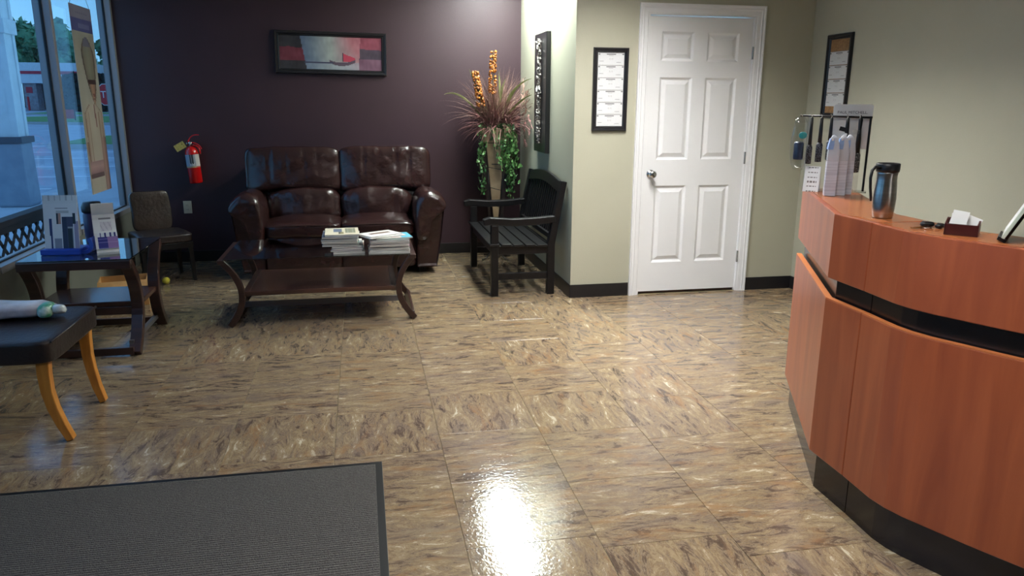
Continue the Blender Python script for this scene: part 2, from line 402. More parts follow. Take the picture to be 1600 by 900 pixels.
# jambs + casing
bm = nb(); bx(bm, 2.07, 2.078, YG-.002, YG+.12, 0, 2.08); bx(bm, 2.892, 2.90, YG-.002, YG+.12, 0, 2.08); bx(bm, 2.07, 2.90, YG-.002, YG+.12, 2.072, 2.08)
obj('door_jamb', bm, M_white, dr, world=True)
prof = [(0, 0), (0, .020), (.010, .020), (.016, .015), (.030, .017), (.036, .012), (.062, .010), (.068, .006), (.078, .006), (.078, 0)]
def casing_ring(pt, ox, oz):    # outward offset directions
    return [(pt[0]+ox*(.078-a), YG-b, pt[1]+oz*(.078-a)) for a, b in prof]
cr_l = [casing_ring((2.075, 0), -1, 0), casing_ring((2.075, 2.072), -1, 1), casing_ring((2.895, 2.072), 1, 1), casing_ring((2.895, 0), 1, 0)]
obj('casing', ring_loft(nb(), cr_l), M_white, dr, world=True)
obj('threshold_gap', B(2.08, 2.89, DY+.02, DY+.1, 0, .03), mat('dark_threshold', S(60, 34, 24), .7), dr, world=True)
kn = nb(); Mk = Matrix.Translation((2.139, DY, .936)) @ Matrix.Rotation(pi/2, 4, 'X')
lathe(kn, [(.001, -.001), (.032, 0), (.032, .006), (.026, .010), (.012, .014), (.011, .034), (.020, .040), (.028, .050), (.028, .060), (.020, .068), (.0005, .070)], M=Mk)
obj('door_knob', kn, M_chrome, dr, smooth=True, world=True)
for hz in (1.82, 1.05, .28):
    bm = nb(); lathe(bm, [(.0065, -.045), (.0065, .045)], c=(2.893, YG-.008, hz), seg=10); bx(bm, 2.888, 2.905, YG-.004, YG+.004, hz-.045, hz+.045)
    obj('hinge', bm, M_chrome, dr, world=True)

# ------------------------------------------------------------------ ceiling lights
for nm, lx, ly, sx, sy in LAMPS:
    lab = {'nook': 'narrow fluorescent ceiling light above the black bench', 'front': 'fluorescent ceiling light in front of the white door',
           'rear': 'fluorescent ceiling light by the entrance end of the room'}[nm]
    t = thing('ceiling_light', lab, 'light', (lx, ly, ZC))
    bm = nb()
    bx(bm, -sx/2-.03, -sx/2, -sy/2-.03, sy/2+.03, -.02, 0); bx(bm, sx/2, sx/2+.03, -sy/2-.03, sy/2+.03, -.02, 0)
    bx(bm, -sx/2, sx/2, -sy/2-.03, -sy/2, -.02, 0); bx(bm, -sx/2, sx/2, sy/2, sy/2+.03, -.02, 0)
    obj('frame', bm, M_white, t)
    if nm != 'nook':        # unseen, added to keep lamp light off the walls: louvre of crossed blades
        bm = nb(); nx_, ny_ = 4, 9
        for i in range(nx_+1): x = -sx/2+sx*i/nx_; bx(bm, x-.001, x+.001, -sy/2, sy/2, -.075, -.013)
        for i in range(ny_+1): y = -sy/2+sy*i/ny_; bx(bm, -sx/2, sx/2, y-.001, y+.001, -.075, -.013)
        obj('cutoff_louvre', bm, M_louvre, t)
    obj('diffuser', B(-sx/2, sx/2, -sy/2, sy/2, -.012, -.004), mat('lamp_diffuser_'+nm, (1, .99, .97, 1) if nm != 'nook' else (.90, 1, .96, 1), .5, emit=LAMP[nm], col2=(1, 1, 1, 1)), t)

# ------------------------------------------------------------------ reception desk
PF = [(2.02, 3.21), (1.662, 2.425), (1.660, 2.215), (1.652, 2.05), (1.660, 1.985), (1.680, 1.92), (1.765, 1.74), (1.93, 1.43), (2.20, 1.08), (2.6, .8)]
def offset(path, d):
    """offset to the inner side (to the right when walking the list)"""
    P_ = [Vector((a, b, 0)) for a, b in path]; out_ = []
    for i, p in enumerate(P_):
        n = Vector((0, 0, 0)); dirs = []
        for a, b in ((i-1, i), (i, i+1)):
            if a >= 0 and b < len(P_):
                dd = (P_[b]-P_[a]).normalized(); dirs.append(Vector((-dd.y, dd.x, 0)))
        n = sum(dirs, Vector((0, 0, 0))).normalized(); k = 1/max(.5, n.dot(dirs[0])); q = p+n*d*k; out_.append((q.x, q.y))
    return out_
def strip(path, d0, d1, z0, z1):
    a, b = offset(path, d0), offset(path, d1); bm = nb()
    rings = [[(p[0], p[1], z0), (p[0], p[1], z1), (q[0], q[1], z1), (q[0], q[1], z0)] for p, q in zip(a, b)]
    return ring_loft(bm, rings)
PA = PF[:3]; PB = [(1.660, 2.212)]+PF[3:]
sec = [(PA, 'angled end section of the cherry wood reception desk beside the wall frame', (1.9, 2.8, 0)), (PB, 'curved front section of the cherry wood reception desk with keys on top', (1.85, 1.8, 0))]
for pth, lab, loc in sec:
    t = thing('reception_desk', lab, 'desk', loc)
    obj('kick_plate', strip(pth, .030, .045, 0, .17), M_kick, t, world=True)
    obj('lower_panel', strip(pth, 0, .022, .155, .765), M_cherry, t, world=True, bevel=.003)
    obj('recessed_band', strip(pth, .035, .05, .75, .85), M_kick, t, world=True)
    obj('upper_panel', strip(pth, 0, .022, .842, 1.078), M_cherry, t, world=True, bevel=.003)
    obj('countertop', strip(pth, .0222, .215, 1.056, 1.078), M_cherry_top, t, world=True)
    obj('edge_band', strip(pth, .001, .023, .765, .768), M_cherry_edge, t, world=True)
    obj('inner_panel', strip(pth, .19, .21, .0, 1.056), M_cherry, t, world=True)
    obj('desk_worktop', strip(pth, .21, .62, .71, .74), M_cherry_top, t, world=True)
ZT = 1.0785

# ------------------------------------------------------------------ floor mat
t = thing('floor_mat', 'charcoal ribbed entrance mat with black rubber border in front', 'mat', (-.9, 2.0, 0))
mxa, mxb, mya, myb = -1.80, .033, .95, 2.935
obj('rubber_border', B(mxa, mxb, mya, myb, 0.0005, .004), M_black, t, world=True, bevel=.002)
M_mat = mat('charcoal_ribbed_carpet', S(106, 102, 97), .95, col2=S(78, 75, 71), scale=140, bump=.9, bscale=260, contrast=(.3, .7))
bm = nb(); n = 150
for i in range(n):
    y0 = mya+.03+(myb-mya-.06)*i/n; bx(bm, mxa+.03, mxb-.03, y0, y0+.0085, .002, .0085)
o = obj('carpet_rib', bm, M_mat, t, world=True); o['kind'] = 'stuff'
obj('carpet_pile', B(mxa+.028, mxb-.028, mya+.028, myb-.028, .003, .007), M_mat, t, world=True)

# ------------------------------------------------------------------ loveseat
SX, SYF, SYB = -.19, 6.45, 7.28
sofa = thing('loveseat', 'dark brown leather two-seat recliner loveseat against the plum wall', 'sofa', (SX, 6.9, 0))
def sobj(n, bm, m=M_leather, **kw): return obj(n, bm, m, sofa, world=True, smooth=kw.pop('smooth', True), **kw)
sobj('base_frame', B(SX-.76, SX+.76, 6.56, 7.24, .055, .36), M_leather, bevel=.02, smooth=False)
sobj('back_frame', ring_loft(nb(), [[(SX+sx_*(.70), y, z) for sx_, y in ((-1, y0), (1, y0), (1, y1), (-1, y1))] for z, y0, y1 in ((.10, 6.95, 7.24), (.6, 7.0, 7.28), (.96, 7.08, 7.30), (.99, 7.10, 7.28))]), M_leather, bevel=.03, smooth=False)
for s in (-1, 1):
    cx = SX+s*.315
    # gathered front panel
    def gather(P_, q):
        if P_.y < 0: P_.y += .008*sin(P_.x*85+s)*(1 if P_.z > 0 else .45)*(.6+noise.noise(Vector((P_.x*12, 3, s))))
        return P_
    sobj('front_panel', pillow(cx, 6.535, .215, .625, .13, .31, p=9, cuts=26, fn=gather, lump=.004, seed=s))
    def seat(P_, q):
        P_.z += max(0, q.z)*.035*(1-abs(q.x)**2)*(1-max(0, -q.y)**3)
        return P_
    sobj('seat_cushion', pillow(cx, 6.72, .405, .635, .60, .125, p=6, cuts=24, fn=seat, lump=.008, seed=2*s))
    pts = [(cx-.30+.6*i/14, 6.425+.012*(abs(i-7)/7)**3, .452-.012*(abs(i-7)/7)**3) for i in range(15)]
    sobj('welt', tube(nb(), pts, .006, 6))
    def lumbar(P_, q):
        P_.z += .035*(1-q.x**2)*max(0, q.z)
        if P_.y < 0: P_.y -= .03*(1-q.x**2); P_.y += .010*max(0, sin(P_.x*60+s*2))*abs(q.x)
        return P_
    sobj('lumbar_cushion', pillow(cx+s*-.005, 6.945, .545, .635, .26, .27, p=4.5, cuts=24, fn=lumbar, lump=.014, seed=5*s, M=Matrix.Rotation(radians(-8), 4, 'X')))
    seams = (-.19, -.055, .095, .215)
    def back(P_, q):
        P_.z += .045*(1-q.x**2)*max(0, -q.z)
        if P_.y < 0:
            P_.y -= .02*(1-q.x**2)
            for sm in seams: P_.y += .010*math.exp(-((P_.x-sm)/.008)**2)*(.4+.6/(1+math.exp(-(P_.z+.06)*40)))
        return P_
    sobj('back_cushion', pillow(cx+s*.085, 7.035, .85, .815, .27, .41, p=8, cuts=44, fn=back, lump=.010, seed=9*s, M=Matrix.Rotation(radians(-9), 4, 'X')))
    # arm: padded roll that hangs down the front, on a flat outer panel
    ax = lambda v: SX+s*(v+.19)
    prof_pad = [(.425, .31), (.425, .50), (.432, .61), (.465, .69), (.53, .735), (.61, .715), (.675, .665), (.708, .61), (.700, .575), (.655, .545), (.60, .50), (.565, .43), (.555, .33), (.53, .295), (.46, .29)]
    def ring(pr, y, k, dz=0, low=None):
        cx0 = sum(p[0] for p in pr)/len(pr); cz0 = sum(p[1] for p in pr)/len(pr)
        return [(ax(cx0+(x-cx0)*k), y, (cz0+(z-cz0)*k+dz)) for x, z in pr]
    bm = ring_loft(nb(), [ring(prof_pad, 6.405, .45), ring(prof_pad, 6.398, .78, -.01), ring(prof_pad, 6.415, .93, -.01), ring(prof_pad, 6.45, 1.0), ring(prof_pad, 6.55, 1.02, .008), ring(prof_pad, 6.75, 1.0, .0), ring(prof_pad, 6.95, .98, -.01), ring(prof_pad, 7.08, .92, -.02), ring(prof_pad, 7.14, .6, -.02)])
    o = sobj('arm_pad', bm, subsurf=2)
    dm = o.modifiers.new('folds', 'DISPLACE'); tx = D.textures.new('folds%d' % s, 'CLOUDS'); tx.noise_scale = .09; dm.texture = tx; dm.strength = .018; dm.mid_level = .5
    prof_pn = [(.44, .055), (.615, .055), (.655, .30), (.685, .555), (.60, .62), (.45, .62)]
    bm = ring_loft(nb(), [ring(prof_pn, 6.47, .9), ring(prof_pn, 6.455, .97), ring(prof_pn, 6.475, 1.0), ring(prof_pn, 7.10, 1.0), ring(prof_pn, 7.16, .96)])
    sobj('arm_panel', bm, bevel=.012, smooth=False)
    for yy in (6.6, 7.1): sobj('foot', B(ax(.47), ax(.53), yy, yy+.06, 0, .06), M_black, smooth=False)

# ------------------------------------------------------------------ glass-topped tables
def bow_leg(parent, o, top, waist, foot, side, w_=.04, t_=.03):
    """curved leg through three points given as (offset along axis, z)"""
    p0, p1, p2 = top, waist, foot; pts = []
    for i in range(15):
        z = p0[1]+(p2[1]-p0[1])*i/14
        # quadratic through three points (x as a function of z)
        (a, za), (b, zb), (c, zc) = p0, p1, p2
        x = a*(z-zb)*(z-zc)/((za-zb)*(za-zc)) + b*(z-za)*(z-zc)/((zb-za)*(zb-zc)) + c*(z-za)*(z-zb)/((zc-za)*(zc-zb))
        pts.append(o(x, z))
    obj('leg', sweep(nb(), pts, side, w_, t_), M_espresso, parent, bevel=.004, world=True)

ct = thing('coffee_table', 'long espresso wood coffee table with glass top and lower shelf', 'table', (-.30, 5.37, 0), radians(-1))
c1 = lambda x: x-.0
CF, CB, CH = 5.045, 5.73, .458
for s, tx_, wx, fx in ((-1, -.92, -.805, -.895), (1, .315, .215, .322)):
    for y in (CF+.02, CB-.02):
        bow_leg(ct, lambda x, z, y=y: (x, y, z), (tx_-s*.0, CH-.012), (wx, .215), (fx, .008), (0, 1, 0), .040, .032)
    obj('end_rail', B(tx_-.022, tx_+.022, CF, CB, CH-.03, CH-.002), M_espresso, ct, bevel=.004, world=True)
    obj('foot_rail', sweep(nb(), [(fx-s*.018, CF+.02, .030), (fx-s*.018, CB-.02, .030)], (s*.35, 0, 1), .02, .052), M_espresso, ct, bevel=.003, world=True)
    obj('shelf_rail', B(wx-s*.03-.02, wx-s*.03+.02, CF+.02, CB-.02, .205, .245), M_espresso, ct, bevel=.003, world=True)
obj('shelf', B(-.79, .20, CF+.01, CB-.01, .212, .242), M_espresso2, ct, bevel=.004, world=True)
obj('metal_bar', B(-.84, .235, 5.36, 5.372, .055, .095), M_greymetal, ct, world=True)
obj('glass_top', B(-.905, .300, CF-.01, CB+.01, CH-.002, CH+.006), M_tabglass, ct, bevel=.002, world=True)

st = thing('end_table', 'square espresso wood end table with glass top by the window', 'table', (-1.62, 4.93, 0))
EX0, EX1, EH = -1.92, -1.325, .572
for s, ty, wy, fy in ((-1, 4.60, 4.735, 4.575), (1, 5.28, 5.12, 5.24)):
    for x in (EX0+.028, EX1-.028):
        bow_leg(st, lambda y, z, x=x: (x, y, z), (ty, EH-.015), (wy, .27), (fy, .01), (1, 0, 0), .045, .066)
    obj('end_rail', B(EX0, EX1, ty-.022, ty+.022, EH-.052, EH-.002), M_espresso, st, bevel=.004, world=True)
    obj('foot_rail', B(EX0+.03, EX1-.03, fy-.014, fy+.014, .008, .052), M_espresso, st, bevel=.003, world=True)
obj('shelf', B(EX0+.01, EX1-.01, 4.73, 5.13, .262, .292), M_espresso2, st, bevel=.004, world=True)
obj('apron', B(EX0+.06, EX1-.06, 4.72, 4.75, .212, .2615), M_espresso, st, bevel=.003, world=True)
obj('metal_bar', B(EX1-.06, EX1-.035, 4.60, 5.22, .06, .085), M_greymetal, st, world=True)
obj('glass_top', B(EX0+.0, EX1-.0, 4.585, 5.30, EH-.002, EH+.006), M_tabglass, st, bevel=.002, world=True)
ETZ = EH+.0065

# things on the end table
ds = thing('display_card', 'white product display card standing in a blue tray on the end table', 'sign', (-1.73, 4.78, ETZ), radians(-4))
obj('tray', B(-.12, .10, -.035, .12, 0, .035), mat('blue_plastic', S(24, 60, 170), .35), ds, bevel=.006)
obj('tray_arm', sweep(nb(), curve((.10, .03, .01), (.135, .05, .09), (.03, 0, -.02)), (0, 1, 0), .02, .08), mat('blue_plastic_arm', S(24, 54, 150), .35), ds)
def card1(s, t):
    if t > .86: return (222, 219, 214) if (int(s*30) % 5 or t < .9) else (185, 180, 176)
    if .765 < t < .785 and .33 < s < .72: return (150, 146, 146)
    if .69 < t < .74 and .36 < s < .74: return (188, 184, 180)
    if .06 < t < .60 and .16+.02*(t < .3) < s < .25: return (34, 36, 92)
    if .50 < t < .70 and .38 < s < .50: return (190, 140, 118) if s > .42 else (44, 32, 36)
    if .05 < t < .46 and .68 < s < .84: return (24, 22, 28) if t < .42 and s < .82 else (150, 150, 150)
    if .02 < t < .62 and .52 < s < .84: return (28, 28, 62) if s < .66 else (52, 48, 78)
    if .50 < t < .68 and .84 < s < .92: return (26, 24, 30)
    if t < .55 and s > .86: return (150, 140, 160)
    if t < .25 and .28 < s < .5: return (140, 140, 150)
    return (226, 222, 218)
Mt = Matrix.Rotation(radians(-9), 4, 'X')
bm = B(-.105, .085, .0, .003, .01, .345, M=Mt); obj('card_board', bm, M_paper, ds)
bm = sheet(nb(), (-.105, -.0006, .01), (.19, 0, 0), (0, 0, .335), 38, 64, card1); bmesh.ops.transform(bm, matrix=Mt, verts=bm.verts); obj('card_print', bm, M_print, ds)
tcd = thing('tent_card', 'white and blue tent card leaning on the end table', 'sign', (-1.50, 4.80, ETZ), radians(20))
def card2(s, t):
    if t > .88: return (214, 210, 204) if not (.25 < s < .8 and t < .92) else (120, 116, 116)
    if .50 < t < .53: return (240, 238, 234)
    if .08 < t < .5:
        if s < .12: return (226, 222, 216)
        if t > .40: return (232, 230, 228) if int(s*14) % 3 else (40, 40, 110)
        if s < .55: return (46, 48, 128) if int(t*60) % 5 else (110, 112, 170)
        return (150, 118, 168) if int(t*50) % 6 else (170, 140, 184)
    if .56 < t < .8 and .3 < s < .8: return (214, 206, 206) if int(s*20+t*14) % 4 else (190, 180, 184)
    return (230, 227, 221)
Mt2 = Matrix.Rotation(radians(-24), 4, 'X')
obj('card_front', B(-.06, .06, 0, .0025, 0, .235, M=Mt2), M_paper, tcd)
obj('pocket', B(-.06, .06, -.016, -.001, .02, .115, M=Mt2), M_paper, tcd)
bm = sheet(nb(), (-.06, -.0006, .0), (.12, 0, 0), (0, 0, .235), 26, 46, card2); bm2 = bm
for v in bm.verts:
    if .02 < v.co.z < .118: v.co.y = -.0170
bmesh.ops.transform(bm, matrix=Mt2, verts=bm.verts); obj('card_print', bm, M_print, tcd)
obj('card_back', B(-.06, .06, .19, .1925, 0, .225, M=Matrix.Rotation(radians(24), 4, 'X') @ Matrix.Translation((0, 0, 0))), M_paper, tcd)
dj = thing('travel_flask', 'dark purple bottle with black lid behind the display cards', 'bottle', (-1.63, 5.02, ETZ))
obj('body', lathe(nb(), [(.001, 0), (.052, 0), (.056, .01), (.056, .20), (.05, .215), (.001, .217)]), mat('purple_plastic', S(52, 44, 84), .3), dj, smooth=True)
obj('lid', lathe(nb(), [(.001, .215), (.058, .215), (.060, .23), (.060, .25), (.048, .275), (.001, .28)]), M_black, dj, smooth=True)

# ------------------------------------------------------------------ magazines
cover_cols = [(196, 188, 172), (120, 146, 150), (168, 164, 172), (142, 108, 128), (210, 206, 200), (104, 130, 124), (182, 150, 140), (88, 96, 116), (214, 204, 186), (150, 156, 160)]
def magazine(lab, x, y, z, wx, wy, th, rot, col, group, pattern=None):
    me_ = B(-wx/2+.001, wx/2-.001, -wy/2+.001, wy/2-.001, .0006, th-.0006)
    r = obj('magazine', me_, M_pages); r.location = (x, y, z); r.rotation_euler = (0, 0, rot); tag(r, lab, 'magazine', group)
    f = pattern or (lambda s, t: tuple(min(255, c+ (18 if int(s*5+t*7) % 3 == 0 else 0)) for c in col) if not (t > .8) else (225, 222, 214))
    bm = nb(); sheet(bm, (-wx/2, -wy/2, th), (wx, 0, 0), (0, wy, 0), 20, 20, f)
    lay = bm.loops.layers.float_color['Col']
    for q in (((-wx/2, -wy/2, 0), (wx/2, -wy/2, 0), (wx/2, wy/2, 0), (-wx/2, wy/2, 0)), ((-wx/2, -wy/2, 0), (-wx/2, -wy/2, th), (-wx/2, wy/2, th), (-wx/2, wy/2, 0))):
        fc = bm.faces.new([bm.verts.new(p) for p in q])
        for l in fc.loops: l[lay] = S(*col)
    c = obj('cover', bm, M_print, r)
    return r
def newsprint(s, t):
    if .24 < s < .52 and .42 < t < .86: return (104, 116, 140)
    if .40 < s < .54 and .12 < t < .40: return (150, 140, 96) if s > .47 else (84, 82, 60)
    if .60 < s < .92 and .25 < t < .92: return (122, 124, 96) if int(s*23)*int(t*17) % 3 else (150, 152, 136)
    return (222, 212, 188)
ords = ['topmost', 'second from the top', 'third from the top', 'fourth from the top', 'fifth from the top', 'sixth from the top', 'seventh from the top', 'eighth from the top', 'ninth from the top', 'tenth from the top', 'eleventh from the top']
z = CH+.0065; L_ = []
hl = [.013, .010, .014, .012, .010, .012, .014, .012, .009, .010, .013]     # bottom up, left pile
for i, h in enumerate(hl):
    lo = i < 4
    x = (-.112 if lo else -.163) + rnd.uniform(-.008, .008); y = 5.245+rnd.uniform(-.008, .008)
    wx = .208 if lo else .235
    top = i == len(hl)-1
    k = len(hl)-1-i
    lab = 'folded newspaper with colour photos on top of the left pile' if top else 'magazine %s in the left pile on the coffee table' % ords[k]
    magazine(lab, x+(.012 if top else 0), y, z, wx if not top else .225, .28, h-.0004, radians(rnd.uniform(-3, 3)) if not top else radians(2), cover_cols[(i*3) % 10], 'magazines in the left pile', newsprint if top else None); z += h
z = CH+.0065
hr = [.012, .011, .012, .010, .012, .012, .010, .012]
for i, h in enumerate(hr):
    x = .163 + rnd.uniform(-.006, .006); y = 5.185+rnd.uniform(-.008, .006); k = len(hr)+2-i
    magazine('magazine %s in the right pile on the coffee table' % ords[k], x, y, z, .275 if i < 4 else .262, .212, h-.0004, radians(rnd.uniform(-2.5, 2.5)), cover_cols[(i*3+4) % 10], 'magazines in the right pile'); z += h
def bluecov(s, t): return (88, 176, 200) if s > .72 else ((214, 200, 196) if s > .4 else (220, 120, 90) if .3 < t < .5 and s > .2 else (228, 226, 220))
magazine('magazine with a bright blue cover edge under the slanted ones', .185, 5.20, z, .25, .20, .008, radians(9), (190, 206, 210), 'magazines in the right pile', bluecov); z += .0085
def browncov(s, t): return (112, 84, 66) if .45 < t < .68 and .2 < s < .85 else ((236, 232, 228) if t < .9 else (210, 206, 200))
magazine('white magazine lying slanted across both piles', .115, 5.205, z, .27, .20, .007, radians(27), (226, 222, 216), 'magazines in the right pile'); z += .0075
magazine('slanted white magazine with a brown picture on top of the right pile', .105, 5.215, z, .25, .18, .006, radians(31), (232, 228, 224), 'magazines in the right pile', browncov)

# ------------------------------------------------------------------ black slatted bench
be = thing('slatted_bench', 'black painted wooden slatted bench with arms in the nook', 'bench', (1.2, 6.13, 0))
def bo(n, bm, **kw): return obj(n, bm, M_blackwood, be, world=True, bevel=kw.pop('bevel', .003), **kw)
for y0, y1 in ((5.555, 5.615), (6.65, 6.71)):
    bo('leg', B(.942, .996, y0, y1, 0, .553))
    bo('leg', sweep(nb(), [(1.41, (y0+y1)/2, 0), (1.41, (y0+y1)/2, .40), (1.452, (y0+y1)/2, .62), (1.502, (y0+y1)/2, .875)], (0, 1, 0), [.056, .056, .052, .045], .058))
    bo('side_apron', B(.99, 1.39, y0+.012, y1-.012, .325, .392))
    bo('side_stretcher', B(.99, 1.39, y0+.015, y1-.015, .125, .178))
    pts = [(.885, (y0+y1)/2, .575), (.93, (y0+y1)/2, .585), (1.10, (y0+y1)/2, .572), (1.28, (y0+y1)/2, .576), (1.44, (y0+y1)/2, .592)]
    bo('armrest', sweep(nb(), pts, (0, 1, 0), [.045, .055, .055, .055, .05], .068), bevel=.006)
bo('front_apron', B(.955, .985, 5.60, 6.66, .325, .388))
bo('rear_apron', B(1.40, 1.43, 5.60, 6.66, .325, .388))
for i in range(5):
    x = .925+i*.093; z_ = .412-.003*i
    bo('seat_slat', B(x, x+.080, 5.545, 6.72, z_-.018, z_), bevel=.004)
Mb = lambda z: 1.452+(z-.62)*(.05/.255) if z > .62 else 1.41+(z-.40)*(.042/.22)
bo('lower_back_rail', sweep(nb(), [(Mb(.45), 5.60, .45), (Mb(.45), 6.67, .45)], (1, 0, .19), .045, .028))
pts = [(Mb(.80)+.0, 5.60+1.06*i/12, .825+.045*sin(pi*i/12)) for i in range(13)]
bo('top_rail', sweep(nb(), pts, (1, 0, -.19), .085, .028), bevel=.006)
for i in range(15):
    y = 5.665+i*.0655; zt = .80+.04*sin(pi*(y-5.6)/1.06)
    bo('back_slat', sweep(nb(), [(Mb(.45), y, .45), (Mb(.62), y, .62), (Mb(zt), y, zt)], (0, 1, 0), .014, .034), bevel=.002)

# ------------------------------------------------------------------ stool with a wrapped bundle
so = thing('leather_stool', 'dark brown leather stool with curved honey wood legs beside the window', 'stool', (-1.62, 3.64, 0))
def stp(P_, q): return P_
obj('seat', pillow(-1.625, 3.645, .425, .625, .61, .105, p=14, cuts=16, lump=.003), M_leather2, so, world=True, smooth=True)
obj('piping', tube(nb(), [(-1.317, 3.36, .468), (-1.317, 3.93, .468)], .006, 6), M_leather2, so, world=True, smooth=True)
for sx_ in (-1, 1):
    for yy, dy in ((3.385, .02), (3.895, -.045)):
        x0 = -1.625+sx_*.265
        pts = [(x0+sx_*v, yy+dy*u, zz) for v, u, zz in ((-.005, 0, .40), (-.010, .0, .32), (-.008, .1, .24), (.004, .35, .16), (.025, .7, .08), (.052, 1.0, .004))]
        obj('leg', sweep(nb(), pts, (0, 1, 0), [.052, .050, .046, .042, .037, .032], .042), M_honey, so, world=True, bevel=.004)
bu = thing('wrapped_bundle', 'plastic-wrapped white paper bundle with green print on the leather stool', 'package', (-1.66, 3.74, .480))
M_wrap = mat('wrapped_paper', S(214, 208, 206), .3, col2=S(170, 162, 166), scale=9, bump=.5, bscale=18, coat=.4)
def wr(P_, q):
    k = max(0, (q.x-.62)/.38); P_.z *= 1-.55*k; P_.y *= 1-.5*k; P_.z -= .012*k; return P_
obj('wrapped_roll', pillow(-1.69, 3.76, 0.517, .56, .19, .068, p=4, cuts=18, fn=wr, lump=.016, seed=4), M_wrap, bu, world=True, smooth=True)
def wr2(P_, q): return P_
obj('green_print', pillow(-1.455, 3.712, 0.519, .06, .105, .062, p=3, cuts=8, lump=.01, seed=1), mat('green_print_film', S(70, 150, 112), .3, col2=S(190, 205, 196), scale=14, contrast=(.5, .62)), bu, world=True, smooth=True)
obj('plastic_end', pillow(-1.425, 3.735, 0.511, .06, .085, .04, p=2.5, cuts=10, lump=.03, seed=7), mat('crumpled_film', S(196, 206, 212), .12, col2=S(120, 140, 140), scale=16, contrast=(.45, .6), coat=.6), bu, world=True, smooth=True)

# ------------------------------------------------------------------ corner chair
cc = thing('corner_chair', 'small brown leather chair in the corner by the window', 'chair', (-1.66, 6.62, 0), radians(28))
obj('seat', pillow(0, 0, .365, .42, .42, .075, p=8, cuts=12, lump=.004), M_leather2, cc, smooth=True)
def bk(P_, q): P_.y += -.03*(1-q.x**2)*(-1); return P_
obj('backrest', pillow(0, .20, .555, .31, .05, .33, p=7, cuts=14, lump=.006, M=Matrix.Rotation(radians(-8), 4, 'X')), M_leather3, cc, smooth=True)
for sx_ in (-1, 1):
    for sy_ in (-1, 1): obj('leg', sweep(nb(), [(sx_*.18, sy_*.18, .33), (sx_*.19, sy_*.19, .0)], (0, 1, 0), [.034, .026], .032), M_blackwood, cc)
obj('seat_rail', B(-.20, .20, -.20, .20, .28, .33), M_blackwood, cc, bevel=.004)
tb = thing('floor_ball', 'small yellow ball on the floor under the corner chair', 'ball', (-1.60, 6.42, .0))
obj('shell', lathe(nb(), [(.001, .0)]+[(.030*sin(a), .030-.030*cos(a)) for a in [pi*i/10 for i in range(1, 10)]]+[(.001, .06)]), mat('yellow_felt', S(206, 190, 60), .8, scale=40, bump=.3), tb, smooth=True)
obj('seam', tube(nb(), [(.0302*cos(a), .0302*sin(a)*cos(.6), .030+.0302*sin(a)*sin(.6)) for a in [2*pi*i/24 for i in range(25)]], .0022, 5), mat('dark_seam', S(60, 56, 30), .8), tb)
bxx = thing('cardboard_box', 'open tan cardboard box on the floor behind the end table', 'box', (-1.75, 5.85, 0), radians(12))
Mcb = mat('cardboard', S(196, 150, 92), .8, scale=12, col2=S(180, 134, 80))
for a in ((-.16, .16, -.11, -.106), (-.16, .16, .106, .11)): obj('side', B(*a, .004, .19), Mcb, bxx)
for a in (-.16, .156): obj('side', B(a, a+.004, -.106, .106, .004, .19), Mcb, bxx)
obj('flap', B(-.16, .16, -.002, .002, 0, .09, M=Matrix.Translation((0, -.11, .19)) @ Matrix.Rotation(radians(130), 4, 'X')), Mcb, bxx)
obj('bottom', B(-.158, .158, -.108, .108, 0, .004), Mcb, bxx)

# ------------------------------------------------------------------ wall pieces
def framed(name, lab, cat, loc, rotz, w_, h, bw, depth, content, tilt=0, m=M_frame):
    """frame on a wall; local x along the wall, -y out of the wall, z up; origin at the centre"""
    t = thing(name, lab, cat, loc, rotz); t.rotation_euler = (0, tilt, rotz)
    pr = [(0, 0), (0, .012), (.15, depth), (.55, depth*.9), (.62, depth*.62), (.8, depth*.68), (1, depth*.35), (1, 0)]
    for k in range(4):
        cs = [(-w_/2, -h/2), (w_/2, -h/2), (w_/2, h/2), (-w_/2, h/2)]
        a, b = cs[k], cs[(k+1) % 4]
        rings = []
        for c in (a, b):
            ix, iz = (-1 if c[0] > 0 else 1), (-1 if c[1] > 0 else 1)
            rings.append([(c[0]+ix*bw*u, -v, c[1]+iz*bw*u) for u, v in pr])
        obj('frame_side', ring_loft(nb(), rings), m, t)
    content(t, w_-2*bw, h-2*bw)
    return t
def cert(seed):
    r_ = random.Random(seed)
    def f(s, t):
        if t > .95 or t < .02: return (150, 150, 150)
        if .84 < t < .90 and .32 < s < .68: return (140, 140, 142)
        if .80 < t < .92 and (s < .07 or s > .93): return (110, 110, 112)
        if .72 < t < .76 and .42 < s < .58: return (190, 190, 190)
        if .40 < t < .56 and .44 < s < .56: return (205, 205, 205) if (abs(t-.48) > .05 or abs(s-.5) > .04) else (225, 225, 225)
        if .28 < t < .32 and .04 < s < .2: return (170, 170, 170)
        if (.40 < t < .43 or .18 < t < .21) and .70 < s < .88: return (175, 175, 175)
        return (233, 234, 234)
    return f
def certs(n, cork=False, top=0, bot=0):
    def cont(t, w_, h):
        obj('backing', B(-w_/2, w_/2, -.006, -.001, -h/2, h/2), M_cork if cork else M_paper, t)
        hh = (h*(1-top-bot))/n
        for k in range(n):
            z1 = h/2-h*top-k*hh
            p = obj('certificate', B(-w_/2+.003, w_/2-.003, -.0075, -.006, z1-hh+.002, z1-.001), M_paper, t)
            obj('certificate_print', sheet(nb(), (-w_/2+.003, -.0078, z1-hh+.002), (w_-.006, 0, 0), (0, 0, hh-.003), 44, 22, cert(k)), M_print, p)
        obj('frame_glass', B(-w_/2, w_/2, -.0110, -.0095, -h/2, h/2), M_clear if False else glass_mat('frame_glass_%d' % n, (.97, .97, .97, 1), .8), t)
    return cont
